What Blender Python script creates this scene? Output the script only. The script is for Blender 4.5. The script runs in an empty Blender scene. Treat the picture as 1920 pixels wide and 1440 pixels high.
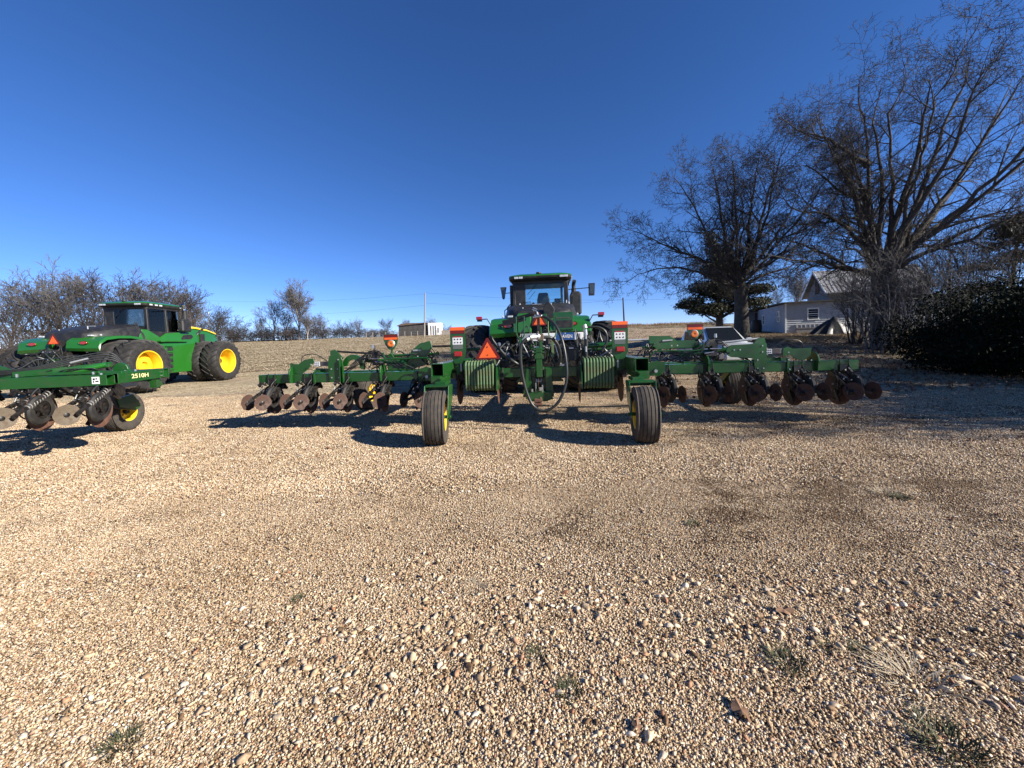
import bpy, bmesh, math, random
import numpy as np
from mathutils import Vector, Matrix, Euler

R = math.radians
SC = bpy.context.scene
COL = SC.collection
# ------------------------------------------------------------------ camera
F_PX, CAM_H, PITCH, ROLL = 721.0, 1.5, R(3.0), R(1.8)
CY = 645 + F_PX * math.tan(PITCH)
cam = bpy.data.cameras.new('camera')
cam.sensor_width = 36.0
cam.lens = 36.0 * F_PX / 1920.0
cam.shift_y = -(720 - CY) / 1920.0
cam.clip_start, cam.clip_end = 0.05, 5000
camo = bpy.data.objects.new('camera', cam); COL.objects.link(camo)
_r0, _u0, _f = Vector((1, 0, 0)), Vector((0, math.sin(PITCH), math.cos(PITCH))), Vector((0, math.cos(PITCH), -math.sin(PITCH)))
_r = _r0 * math.cos(ROLL) - _u0 * math.sin(ROLL)
_u = _r0 * math.sin(ROLL) + _u0 * math.cos(ROLL)
camo.matrix_world = Matrix(((_r.x, _u.x, -_f.x, 0), (_r.y, _u.y, -_f.y, 0), (_r.z, _u.z, -_f.z, CAM_H), (0, 0, 0, 1)))
SC.camera = camo
# ------------------------------------------------------------------ light
SUN_AZ, SUN_EL = R(115), R(27)          # compass angle from +Y towards +X
w = bpy.data.worlds.new('World'); SC.world = w; w.use_nodes = True
nt = w.node_tree; nt.nodes.clear()
sky = nt.nodes.new('ShaderNodeTexSky'); sky.sky_type = 'NISHITA'; sky.sun_disc = False
sky.sun_elevation, sky.sun_rotation = SUN_EL, SUN_AZ
sky.altitude, sky.air_density, sky.dust_density, sky.ozone_density = 800, 0.7, 0.0, 5.0
hs = nt.nodes.new('ShaderNodeHueSaturation'); hs.inputs['Saturation'].default_value = 1.15
bg = nt.nodes.new('ShaderNodeBackground'); bg.inputs['Strength'].default_value = 0.086
wo = nt.nodes.new('ShaderNodeOutputWorld')
tint = nt.nodes.new('ShaderNodeMix'); tint.data_type = 'RGBA'; tint.blend_type = 'MULTIPLY'; tint.inputs[0].default_value = 1; tint.inputs[7].default_value = (1.15, 0.94, 1.05, 1)
nt.links.new(sky.outputs[0], hs.inputs['Color']); nt.links.new(hs.outputs[0], tint.inputs[6]); nt.links.new(tint.outputs[2], bg.inputs[0]); nt.links.new(bg.outputs[0], wo.inputs[0])
sun = bpy.data.lights.new('sun', 'SUN'); sun.energy = 5.0; sun.angle = R(0.55); sun.color = (1, 0.935, 0.83)
suno = bpy.data.objects.new('sun', sun); COL.objects.link(suno)
sd = Vector((math.sin(SUN_AZ) * math.cos(SUN_EL), math.cos(SUN_AZ) * math.cos(SUN_EL), math.sin(SUN_EL)))
suno.rotation_euler = sd.to_track_quat('Z', 'Y').to_euler(); suno.location = (20, -10, 30)
SC.view_settings.view_transform = 'Standard'; SC.view_settings.look = 'None'
SC.view_settings.gamma = 1; SC.view_settings.use_curve_mapping = False
SC.view_settings.exposure = 1.0
SC.render.engine = 'CYCLES'
SC.cycles.max_bounces = 6; SC.cycles.transparent_max_bounces = 12

# ------------------------------------------------------------------ pixel helpers (photo px -> world), used for measuring
def U(px, py, Y):
    u = (px - 960) / F_PX; v = (CY - py) / F_PX
    u0 = u * math.cos(ROLL) + v * math.sin(ROLL); v0 = -u * math.sin(ROLL) + v * math.cos(ROLL)
    dy = math.cos(PITCH) + v0 * math.sin(PITCH); dz = -math.sin(PITCH) + v0 * math.cos(PITCH)
    return Vector((u0 / dy * Y, Y, CAM_H + dz / dy * Y))

def sstep(a, b, x):
    t = np.clip((np.asarray(x, float) - a) / (b - a), 0, 1); return t * t * (3 - 2 * t)

def zg(x, y):
    x = np.asarray(x, float); y = np.asarray(y, float)
    t = np.maximum(0, y - 16)
    z = 0.064 * t * t / (t + 7)
    z = np.where(y > 85, 0.064 * 69 * 69 / 76 - 0.012 * (y - 85), z)
    z = z + 1.0 * sstep(7.5, 18, x) * sstep(11, 27, y) * (1 - sstep(60, 100, y))
    z = z + 0.012 * np.sin(x * 1.7 + 0.6 * y) * np.cos(y * 1.3 - 0.4 * x) + 0.02 * np.sin(x * 0.6 + 1) * np.sin(y * 0.5)
    return z

def zf(x, y): return float(zg(x, y))

def smooth_noise(x, y, seed=0):
    r = np.random.RandomState(seed); v = 0
    for k in range(7):
        a = r.uniform(0, 6.28); f = 0.55 * 1.5 ** k
        v = v + np.sin((x * math.cos(a) + y * math.sin(a)) * f * 2 + r.uniform(0, 6.28)) / (1.25 ** k)
    return v / 2.6

# ------------------------------------------------------------------ materials
def new_mat(name):
    m = bpy.data.materials.new(name); m.use_nodes = True
    n = m.node_tree.nodes; n.clear()
    out = n.new('ShaderNodeOutputMaterial'); p = n.new('ShaderNodeBsdfPrincipled')
    m.node_tree.links.new(p.outputs[0], out.inputs[0])
    return m, n, m.node_tree.links, p, out

def coords(n, l, scale=1.0, kind='Object'):
    tc = n.new('ShaderNodeTexCoord'); mp = n.new('ShaderNodeMapping')
    mp.inputs['Scale'].default_value = scale if isinstance(scale, tuple) else (scale,) * 3
    l.new(tc.outputs[kind], mp.inputs[0]); return mp.outputs[0]

def ramp(n, l, src, stops, interp='LINEAR'):
    r = n.new('ShaderNodeValToRGB'); r.color_ramp.interpolation = interp
    e = r.color_ramp.elements
    while len(e) < len(stops): e.new(0.5)
    for k, (p, c) in enumerate(stops):
        e[k].position = p; e[k].color = (*c, 1)
    l.new(src, r.inputs[0]); return r.outputs[0]

def mixc(n, l, fac, a, b, mode='MIX'):
    m = n.new('ShaderNodeMix'); m.data_type = 'RGBA'; m.blend_type = mode
    for s, v in ((m.inputs[0], fac), (m.inputs[6], a), (m.inputs[7], b)):
        if hasattr(v, 'is_linked'): l.new(v, s)
        elif isinstance(v, (int, float)): s.default_value = v
        else: s.default_value = (*v, 1)
    return m.outputs[2]

def noise(n, l, co, scale, detail=4, rough=0.55):
    t = n.new('ShaderNodeTexNoise'); t.inputs['Scale'].default_value = scale
    t.inputs['Detail'].default_value = detail; t.inputs['Roughness'].default_value = rough
    l.new(co, t.inputs['Vector']); return t.outputs[0]

def M(name, col, rough=0.5, metal=0.0, dirt=None, dscale=5.0, damt=(0.45, 0.7), bump=0.0, bscale=60, coat=0.0, spec=0.5):
    m, n, l, p, o = new_mat(name)
    co = coords(n, l)
    f = noise(n, l, co, dscale, 6, 0.65)
    base = mixc(n, l, f, tuple(c * 0.82 for c in col), tuple(min(1, c * 1.15) for c in col))
    if dirt:
        mask = ramp(n, l, noise(n, l, co, dscale * 1.9, 8, 0.7), [(damt[0], (0, 0, 0)), (damt[1], (1, 1, 1))])
        base = mixc(n, l, mask, base, dirt)
        rr = n.new('ShaderNodeMapRange'); l.new(mask, rr.inputs[0]); rr.inputs[3].default_value = rough; rr.inputs[4].default_value = min(1, rough + 0.35)
        l.new(rr.outputs[0], p.inputs['Roughness'])
    else: p.inputs['Roughness'].default_value = rough
    l.new(base, p.inputs['Base Color'])
    p.inputs['Metallic'].default_value = metal; p.inputs['Coat Weight'].default_value = coat
    p.inputs['Specular IOR Level'].default_value = spec
    if bump:
        b = n.new('ShaderNodeBump'); b.inputs['Strength'].default_value = bump; b.inputs['Distance'].default_value = 0.01
        l.new(noise(n, l, co, bscale, 4), b.inputs['Height']); l.new(b.outputs[0], p.inputs['Normal'])
    return m

GREEN = M('green_paint', (0.007, 0.070, 0.009), 0.30, dirt=(0.045, 0.055, 0.028), dscale=4, damt=(0.50, 0.80), coat=0.3)
GREEN_T = M('tractor_green', (0.016, 0.125, 0.013), 0.28, dirt=(0.05, 0.10, 0.035), dscale=2, damt=(0.6, 0.9), coat=0.4)
WEIGHT = M('weight_paint', (0.085, 0.17, 0.07), 0.5, dirt=(0.12, 0.09, 0.04), dscale=5, damt=(0.4, 0.75))
YELLOW = M('yellow_paint', (0.78, 0.50, 0.02), 0.35, dirt=(0.45, 0.3, 0.06), dscale=3, damt=(0.6, 0.85), coat=0.2)
TYRE = M('tyre_rubber', (0.018, 0.017, 0.016), 0.62, dirt=(0.05, 0.042, 0.034), dscale=3.5, damt=(0.45, 0.8), bump=0.25)
TYRE_D = M('dusty_tread', (0.04, 0.035, 0.030), 0.85, dirt=(0.10, 0.078, 0.055), dscale=6, damt=(0.4, 0.8), bump=0.5, bscale=90)
BLACK = M('black_plastic', (0.013, 0.013, 0.014), 0.45, dirt=(0.03, 0.028, 0.025), dscale=3)
BLACKM = M('black_steel', (0.010, 0.0095, 0.009), 0.4, dirt=(0.035, 0.025, 0.018), dscale=9, damt=(0.45, 0.7))
HOSE = M('rubber_hose', (0.02, 0.022, 0.02), 0.38)
RUST = M('rusty_disc', (0.10, 0.042, 0.026), 0.55, dirt=(0.16, 0.085, 0.055), dscale=7, damt=(0.35, 0.7), bump=0.4, bscale=40)
CLOSE = M('brown_closing_disc', (0.075, 0.038, 0.026), 0.6, dirt=(0.045, 0.028, 0.022), dscale=9, damt=(0.45, 0.7), bump=0.4, bscale=40)
RUSTP = M('pale_rust', (0.120, 0.092, 0.060), 0.6, dirt=(0.085, 0.056, 0.036), dscale=9, damt=(0.45, 0.7), bump=0.4, bscale=40)
STEEL = M('bright_steel', (0.55, 0.55, 0.54), 0.3, 0.9)
GALV = M('galvanised', (0.42, 0.43, 0.42), 0.45, 0.5, bump=0.1)
SPRING = M('spring_steel', (0.25, 0.24, 0.22), 0.5, 0.2)
ORANGE = M('orange_reflector', (0.95, 0.13, 0.02), 0.45)
REDL = M('red_lens', (0.32, 0.008, 0.012), 0.15, coat=0.6)
DRED = M('dark_red_reflector', (0.14, 0.008, 0.006), 0.4)
AMBER = M('amber_lens', (0.75, 0.17, 0.01), 0.18, coat=0.6)
WHITE = M('white_decal', (0.75, 0.75, 0.73), 0.5)
GREYD = M('grey_print', (0.20, 0.20, 0.20), 0.6)
BLUE = M('blue_decal', (0.015, 0.07, 0.22), 0.4)
CREAM = M('cream_lettering', (0.80, 0.74, 0.35), 0.5)
CHROME = M('chrome', (0.7, 0.7, 0.7), 0.12, 1.0)
MIRR = M('mirror_face', (0.10, 0.11, 0.10), 0.08, 0.6)
SEATM = M('seat_fabric', (0.03, 0.035, 0.035), 0.8)
CLEAR = M('lamp_glass', (0.6, 0.6, 0.58), 0.1, 0.3)

def glass(name, tint, refl=0.12):
    m = bpy.data.materials.new(name); m.use_nodes = True; n = m.node_tree.nodes; n.clear(); l = m.node_tree.links
    o = n.new('ShaderNodeOutputMaterial'); t = n.new('ShaderNodeBsdfTransparent'); g = n.new('ShaderNodeBsdfGlossy')
    t.inputs[0].default_value = (*tint, 1); g.inputs['Roughness'].default_value = 0.02
    fr = n.new('ShaderNodeFresnel'); fr.inputs[0].default_value = 1.5
    mx = n.new('ShaderNodeMixShader'); l.new(fr.outputs[0], mx.inputs[0]); l.new(t.outputs[0], mx.inputs[1]); l.new(g.outputs[0], mx.inputs[2]); l.new(mx.outputs[0], o.inputs[0])
    return m
GLASS = glass('tinted_glass', (0.86, 0.94, 0.94))
GLASSD = glass('dark_glass', (0.06, 0.08, 0.09))

# ------------------------------------------------------------------ mesh helpers
class MB:
    def __init__(s): s.v = []; s.f = []
    def add(s, vs, fs):
        b = len(s.v); s.v += [tuple(q) for q in vs]; s.f += [tuple(i + b for i in q) for q in fs]; return s
    def box(s, c, d, rot=None):
        x, y, z = d[0] / 2, d[1] / 2, d[2] / 2
        vs = [Vector(q) for q in ((-x, -y, -z), (x, -y, -z), (x, y, -z), (-x, y, -z), (-x, -y, z), (x, -y, z), (x, y, z), (-x, y, z))]
        if rot is not None:
            m = Euler(rot).to_matrix(); vs = [m @ q for q in vs]
        c = Vector(c)
        return s.add([q + c for q in vs], [(0, 3, 2, 1), (4, 5, 6, 7), (0, 1, 5, 4), (1, 2, 6, 5), (2, 3, 7, 6), (3, 0, 4, 7)])
    def beam(s, a, b, wd, ht, up=(0, 0, 1)):
        a, b = Vector(a), Vector(b); d = (b - a).normalized(); x = d.cross(Vector(up))
        if x.length < 1e-4: x = Vector((1, 0, 0))
        x.normalize(); z = x.cross(d)
        q = [x * i * wd / 2 + z * j * ht / 2 for i, j in ((-1, -1), (1, -1), (1, 1), (-1, 1))]
        return s.add([a + k for k in q] + [b + k for k in q], [(0, 1, 2, 3), (7, 6, 5, 4), (0, 4, 5, 1), (1, 5, 6, 2), (2, 6, 7, 3), (3, 7, 4, 0)])
    def tube(s, pts, r, k=8, cap=True):
        pts = [Vector(p) for p in pts]; n = len(pts)
        rr = r if isinstance(r, (list, tuple)) else [r] * n
        ref = None; vs = []
        for i in range(n):
            t = (pts[min(i + 1, n - 1)] - pts[max(i - 1, 0)])
            if t.length < 1e-9: t = Vector((0, 0, 1))
            t.normalize()
            if ref is None: ref = Vector((0, 0, 1)) if abs(t.z) < 0.9 else Vector((1, 0, 0))
            x = t.cross(ref); x.normalize(); y = x.cross(t); ref = y
            vs += [pts[i] + (x * math.cos(a) + y * math.sin(a)) * rr[i] for a in [2 * math.pi * j / k for j in range(k)]]
        fs = [(i * k + j, i * k + (j + 1) % k, (i + 1) * k + (j + 1) % k, (i + 1) * k + j) for i in range(n - 1) for j in range(k)]
        if cap: fs += [tuple(range(k))[::-1], tuple((n - 1) * k + j for j in range(k))]
        return s.add(vs, fs)
    def rod(s, a, b, r, k=10): return s.tube([a, b], r, k)
    def lathe(s, prof, k=32, axis='x', c=(0, 0, 0), M4=None, closed=False):
        vs = []; c = Vector(c)
        for (h, r) in prof:
            for j in range(k):
                a = 2 * math.pi * j / k; u, v_ = r * math.cos(a), r * math.sin(a)
                q = Vector((h, u, v_)) if axis == 'x' else (Vector((u, h, v_)) if axis == 'y' else Vector((u, v_, h)))
                if M4 is not None: q = M4 @ q
                vs.append(q + c)
        m = len(prof); rng = range(m if closed else m - 1)
        fs = [(i * k + j, i * k + (j + 1) % k, ((i + 1) % m) * k + (j + 1) % k, ((i + 1) % m) * k + j) for i in rng for j in range(k)]
        return s.add(vs, fs)
    def plate(s, poly, th, plane='xz', at=0.0):
        n = len(poly); vs = []
        for o in (-th / 2, th / 2):
            for a, b in poly:
                vs.append((a, at + o, b) if plane == 'xz' else ((at + o, a, b) if plane == 'yz' else (a, b, at + o)))
        return s.add(vs, [tuple(range(n))[::-1], tuple(range(n, 2 * n))] + [(i, (i + 1) % n, (i + 1) % n + n, i + n) for i in range(n)])
    def loft(s, secs, cap=True):
        n = len(secs[0]); vs = [q for sec in secs for q in sec]
        fs = [(i * n + j, i * n + (j + 1) % n, (i + 1) * n + (j + 1) % n, (i + 1) * n + j) for i in range(len(secs) - 1) for j in range(n)]
        if cap: fs += [tuple(range(n))[::-1], tuple((len(secs) - 1) * n + j for j in range(n))]
        return s.add(vs, fs)
    def mesh(s, name, m, smooth=False):
        me = bpy.data.meshes.new(name); me.from_pydata(s.v, [], s.f)
        bm = bmesh.new(); bm.from_mesh(me); bmesh.ops.recalc_face_normals(bm, faces=bm.faces); bm.to_mesh(me); bm.free()
        me.materials.append(m)
        if smooth:
            me.polygons.foreach_set('use_smooth', [True] * len(me.polygons))
            try: me.set_sharp_from_angle(angle=R(38))
            except Exception: pass
        return me

def O(name, mb, m, parent=None, smooth=False, bevel=0.0, loc=None, rot=None):
    me = mb.mesh(name, m, smooth) if isinstance(mb, MB) else mb
    o = bpy.data.objects.new(name, me); COL.objects.link(o)
    if parent: o.parent = parent
    if name in ('pictograms', 'decal_print', 'label_print', 'hydraulic_hose', 'looped_hose', 'bolts', 'pump_fittings', 'steps', 'step_bars', 'rear_panel_marks', 'porch_rail', 'linkage_fittings', 'ladder_detail', 'valve_fitting', 'triangle_bolt', 'hitch_bolts', 'coupler_caps', 'deck_fittings'): o['kind'] = 'stuff'
    if loc: o.location = loc
    if rot: o.rotation_euler = rot
    if bevel:
        b = o.modifiers.new('bevel', 'BEVEL'); b.width = bevel; b.segments = 1; b.limit_method = 'ANGLE'
    return o

def tag(o, label=None, cat=None, group=None, kind=None):
    if label: o['label'] = label
    if cat: o['category'] = cat
    if group: o['group'] = group
    if kind: o['kind'] = kind
    return o

def E_(name, label, cat, loc, rz=0, group=None):
    o = bpy.data.objects.new(name, None); COL.objects.link(o); o.location = loc; o.rotation_euler = (0, 0, rz)
    o.empty_display_size = 0.1
    return tag(o, label, cat, group)

def dup(o, parent=None):
    c = o.copy(); COL.objects.link(c)
    if parent is not None: c.parent = parent
    for ch in list(o.children): dup(ch, c)
    return c

def text(name, s, size, m, parent, loc, rot, extrude=0.001, bold=0.0, sx=1.0):
    cu = bpy.data.curves.new(name, 'FONT'); cu.body = s; cu.size = size; cu.extrude = extrude; cu.offset = bold
    cu.align_x = 'CENTER'; cu.align_y = 'CENTER'
    t = bpy.data.objects.new(name, cu); COL.objects.link(t)
    bpy.context.view_layer.update()
    me = bpy.data.meshes.new_from_object(t); me.materials.clear(); me.materials.append(m)
    bpy.data.objects.remove(t)
    o = bpy.data.objects.new(name, me); COL.objects.link(o); o.parent = parent; o.location = loc; o.rotation_euler = rot; o.scale = (sx, 1, 1)
    return o

def curve_pts(ctrl, n=8):
    """Catmull-Rom through control points"""
    c = [Vector(p) for p in ctrl]; c = [c[0] * 2 - c[1]] + c + [c[-1] * 2 - c[-2]]; out = []
    for i in range(1, len(c) - 2):
        for k in range(n):
            t = k / n; a, b, d, e = c[i - 1], c[i], c[i + 1], c[i + 2]
            out.append(0.5 * ((2 * b) + (d - a) * t + (2 * a - 5 * b + 4 * d - e) * t * t + (3 * b - a - 3 * d + e) * t ** 3))
    out.append(c[-2]); return out

# tubes in bulk (trees)
def bulk_mesh(name, lines, m, k_of=lambda r: 3):
    groups = {}
    for P, Rr in lines:
        k = 8 if Rr[0] > 0.12 else (6 if Rr[0] > 0.05 else (4 if Rr[0] > 0.02 else 3))
        groups.setdefault((len(P), k), []).append((P, Rr))
    VV, FF, off = [], [], 0
    for (n, k), L in groups.items():
        P = np.array([a for a, _ in L], float); RR = np.array([b for _, b in L], float); m_ = len(L)
        T = np.empty_like(P); T[:, 1:-1] = P[:, 2:] - P[:, :-2]; T[:, 0] = P[:, 1] - P[:, 0]; T[:, -1] = P[:, -1] - P[:, -2]
        T /= np.linalg.norm(T, axis=2, keepdims=True) + 1e-9
        ref = np.where(np.abs(T[:, :1, 2:3]) > 0.95, np.array([[[1., 0, 0]]]), np.array([[[0., 0.2, 1.]]]))
        X = np.cross(T, np.broadcast_to(ref, T.shape)); X /= np.linalg.norm(X, axis=2, keepdims=True) + 1e-9
        Y = np.cross(X, T)
        a = np.arange(k) * 2 * np.pi / k
        V = P[:, :, None] + RR[:, :, None, None] * (X[:, :, None] * np.cos(a)[None, None, :, None] + Y[:, :, None] * np.sin(a)[None, None, :, None])
        VV.append(V.reshape(-1, 3))
        i, j = np.meshgrid(np.arange(n - 1), np.arange(k), indexing='ij'); i = i.ravel(); j = j.ravel(); j2 = (j + 1) % k
        q = np.stack([i * k + j, i * k + j2, (i + 1) * k + j2, (i + 1) * k + j], 1)
        FF.append((q[None] + (np.arange(m_) * n * k)[:, None, None] + off).reshape(-1, 4)); off += m_ * n * k
    V = np.concatenate(VV); F = np.concatenate(FF)
    return np_mesh(name, V, F, m, True)

def np_mesh(name, V, F, m, smooth=False):
    me = bpy.data.meshes.new(name); me.vertices.add(len(V)); me.vertices.foreach_set('co', V.astype(np.float32).ravel())
    k = F.shape[1]; me.loops.add(F.size); me.loops.foreach_set('vertex_index', F.astype(np.int32).ravel())
    me.polygons.add(len(F)); me.polygons.foreach_set('loop_start', np.arange(len(F), dtype=np.int32) * k)
    me.polygons.foreach_set('loop_total', np.full(len(F), k, np.int32))
    if smooth: me.polygons.foreach_set('use_smooth', np.ones(len(F), bool))
    me.materials.append(m); me.update(calc_edges=True); me.validate(); return me
# ------------------------------------------------------------------ ground
def gravel_mask(x, y):
    """1 on gravel, 0 on grass"""
    n = smooth_noise(x * 0.8, y * 0.8, 3)
    yard_l = 1 - sstep(11.4, 14.4, y + n * 1.1 + 0.05 * x)
    edge_r = 1 - sstep(8.8, 10.2, y + n * 0.8 - 0.0 * x)
    m = np.where(x > 5.5, np.maximum(edge_r, 0), yard_l)
    drive = sstep(0.02, 0.08, (x / np.maximum(y, 1)) + n * 0.01) * (1 - sstep(0.46, 0.52, (x / np.maximum(y, 1)) + n * 0.02)) * (1 - sstep(45, 60, y)) * (y > 8)
    back = sstep(-30, -22, y + n)
    return np.clip(np.maximum(m * back, drive), 0, 1)

STONE = [(0.0, (0.11, 0.075, 0.045)), (0.10, (0.26, 0.175, 0.10)), (0.24, (0.46, 0.355, 0.24)), (0.42, (0.65, 0.53, 0.36)), (0.60, (0.76, 0.655, 0.475)),
         (0.68, (0.42, 0.22, 0.125)), (0.74, (0.82, 0.76, 0.63)), (0.87, (0.44, 0.38, 0.30)), (1.0, (0.88, 0.84, 0.75))]

def ground_material():
    m, n, l, p, o = new_mat('ground_surface')
    geo = n.new('ShaderNodeNewGeometry').outputs['Position']
    at = n.new('ShaderNodeAttribute'); at.attribute_name = 'gravel'
    def vor(scale, feat='F1'):
        v = n.new('ShaderNodeTexVoronoi'); v.inputs['Scale'].default_value = scale; v.feature = feat
        l.new(geo, v.inputs['Vector']); return v
    v1 = vor(75); v2 = vor(28)
    def sep(c):
        s_ = n.new('ShaderNodeSeparateColor'); l.new(c, s_.inputs[0]); return s_
    c1 = ramp(n, l, sep(v1.outputs['Color']).outputs[0], STONE)
    c2 = ramp(n, l, sep(v2.outputs['Color']).outputs[1], STONE)
    pick = ramp(n, l, sep(v2.outputs['Color']).outputs[2], [(0.62, (0, 0, 0)), (0.64, (1, 1, 1))])
    stones = mixc(n, l, pick, c1, c2)
    da = n.new('ShaderNodeAttribute'); da.attribute_name = 'dirt'
    big = noise(n, l, geo, 0.55, 6, 0.6); mid = noise(n, l, geo, 3.2, 6, 0.65)
    dirtm = ramp(n, l, mid, [(0.50, (0, 0, 0)), (0.70, (0.6, 0.6, 0.6))])
    stones = mixc(n, l, dirtm, stones, (0.20, 0.125, 0.07))
    dm = n.new('ShaderNodeMath'); dm.operation = 'MULTIPLY_ADD'; l.new(noise(n, l, geo, 9, 6, 0.7), dm.inputs[0]); dm.inputs[1].default_value = 1.4; l.new(da.outputs['Fac'], dm.inputs[2])
    dirtc = ramp(n, l, noise(n, l, geo, 40, 5, 0.7), [(0.35, (0.075, 0.048, 0.028)), (0.6, (0.20, 0.135, 0.08))])
    stones = mixc(n, l, ramp(n, l, dm.outputs[0], [(0.92, (0, 0, 0)), (1.35, (.85, .85, .85))]), stones, dirtc)
    tone = ramp(n, l, big, [(0.36, (0.80, 0.74, 0.66)), (0.58, (1.0, 0.95, 0.88))])
    gcol = mixc(n, l, 1.0, stones, tone, 'MULTIPLY')
    gap_shade = ramp(n, l, v1.outputs['Distance'], [(0.30, (1, 1, 1)), (0.70, (0.22, 0.17, 0.12))])  # shade between stones painted in: colour darkens away from each cell centre
    gcol = mixc(n, l, 1.0, gcol, gap_shade, 'MULTIPLY')
    # dormant grass
    mp = n.new('ShaderNodeMapping'); mp.inputs['Scale'].default_value = (1, 0.45, 1); l.new(geo, mp.inputs[0])
    g1 = noise(n, l, mp.outputs[0], 1.1, 8, 0.7); g2 = noise(n, l, geo, 14, 6, 0.75); mp3 = n.new('ShaderNodeMapping'); mp3.inputs['Scale'].default_value = (.35, 1.3, 1); l.new(geo, mp3.inputs[0]); g3 = noise(n, l, mp3.outputs[0], 0.35, 6, 0.65)
    gr = ramp(n, l, g1, [(0.3, (0.22, 0.17, 0.115)), (0.48, (0.36, 0.29, 0.20)), (0.62, (0.46, 0.385, 0.27)), (0.75, (0.52, 0.45, 0.33))])
    gr = mixc(n, l, ramp(n, l, g2, [(0.4, (0, 0, 0)), (0.62, (1, 1, 1))]), mixc(n, l, 0.45, gr, (0.14, 0.10, 0.06)), gr)
    gr = mixc(n, l, ramp(n, l, g3, [(0.46, (0, 0, 0)), (0.62, (0.5, 0.5, 0.5))]), gr, (0.20, 0.18, 0.10))
    mk = n.new('ShaderNodeMath'); mk.operation = 'ADD'; l.new(at.outputs['Fac'], mk.inputs[0])
    mr = n.new('ShaderNodeMapRange'); l.new(noise(n, l, geo, 2.5, 8, 0.7), mr.inputs[0]); mr.inputs[3].default_value = -0.95; mr.inputs[4].default_value = 0.95
    l.new(mr.outputs[0], mk.inputs[1])
    mask = ramp(n, l, mk.outputs[0], [(0.42, (0, 0, 0)), (0.58, (1, 1, 1))])
    l.new(mixc(n, l, mask, gr, gcol), p.inputs['Base Color'])
    p.inputs['Roughness'].default_value = 0.9; p.inputs['Specular IOR Level'].default_value = 0.2
    inv = n.new('ShaderNodeMath'); inv.operation = 'MULTIPLY_ADD'; l.new(v1.outputs['Distance'], inv.inputs[0]); inv.inputs[1].default_value = -1; inv.inputs[2].default_value = 1
    inv2 = n.new('ShaderNodeMath'); inv2.operation = 'MULTIPLY_ADD'; l.new(v2.outputs['Distance'], inv2.inputs[0]); inv2.inputs[1].default_value = -0.8; l.new(inv.outputs[0], inv2.inputs[2])
    b = n.new('ShaderNodeBump'); b.inputs['Strength'].default_value = 0.95; b.inputs['Distance'].default_value = 0.016
    hh = mixc(n, l, mask, g2, inv2.outputs[0]); l.new(hh, b.inputs['Height']); l.new(b.outputs[0], p.inputs['Normal'])
    return m
GROUND = ground_material()
def dirt_field(x, y):
    n1 = smooth_noise(x * 1.1 + 3, y * 2.4, 31); n2 = smooth_noise(x * 0.45, y * 0.8 + 5, 33); n3 = smooth_noise(x * 5.2, y * 9.5, 35)
    side = sstep(-1.5, 3.5, x - 0.15 * y) * 0.40 + np.exp(-((y - 2.3 - .1 * x) / 0.9) ** 2) * 0.12
    packed = np.exp(-((y - 3.9 + .12 * x) / 1.0) ** 2) * sstep(-1, 2, x) * .15
    return np.clip(-0.20 + 0.22 * n1 + 0.16 * n2 + 0.30 * n3 + side * .85 + packed + .16 * np.exp(-((np.hypot(x + 1.5, y + 2.6) - 5.75) / 0.2) ** 2), 0, 1)

ys = np.concatenate([np.linspace(-60, -4, 15), np.linspace(-3, 0, 7), np.linspace(0.3, 16, 110), 16 * np.geomspace(1.02, 45, 95)])
NX = 260
tx = np.linspace(-1, 1, NX); tx = np.sign(tx) * np.abs(tx) ** 1.35
GX = tx[None, :] * (26 + 1.7 * np.abs(ys[:, None])); GY = np.repeat(ys[:, None], NX, 1)
GZ = zg(GX, GY); GMK = gravel_mask(GX, GY)
V = np.stack([GX, GY, GZ], 2).reshape(-1, 3)
i, j = np.meshgrid(np.arange(len(ys) - 1), np.arange(NX - 1), indexing='ij'); i = i.ravel(); j = j.ravel()
Fq = np.stack([i * NX + j, i * NX + j + 1, (i + 1) * NX + j + 1, (i + 1) * NX + j], 1)
cx = GX[:-1, :-1].ravel(); cy = GY[:-1, :-1].ravel(); cm = GMK[:-1, :-1].ravel()
zone = np.where(cm > 0.5, 0, np.where((cx > 5) & (cy < 75), 2, 1))
for zi, nm in ((0, 'gravel_yard'), (1, 'field'), (2, 'lawn')):
    sel = Fq[zone == zi]; used, inv_ = np.unique(sel.ravel(), return_inverse=True)
    me = np_mesh(nm, V[used], inv_.reshape(-1, 4), GROUND, True)
    a = me.attributes.new('dirt', 'FLOAT', 'POINT'); a.data.foreach_set('value', dirt_field(V[used][:, 0], V[used][:, 1]).astype(np.float32))
    a = me.attributes.new('gravel', 'FLOAT', 'POINT'); a.data.foreach_set('value', GMK.ravel()[used].astype(np.float32))
    tag(O(nm, me, None), kind='structure')

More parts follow.
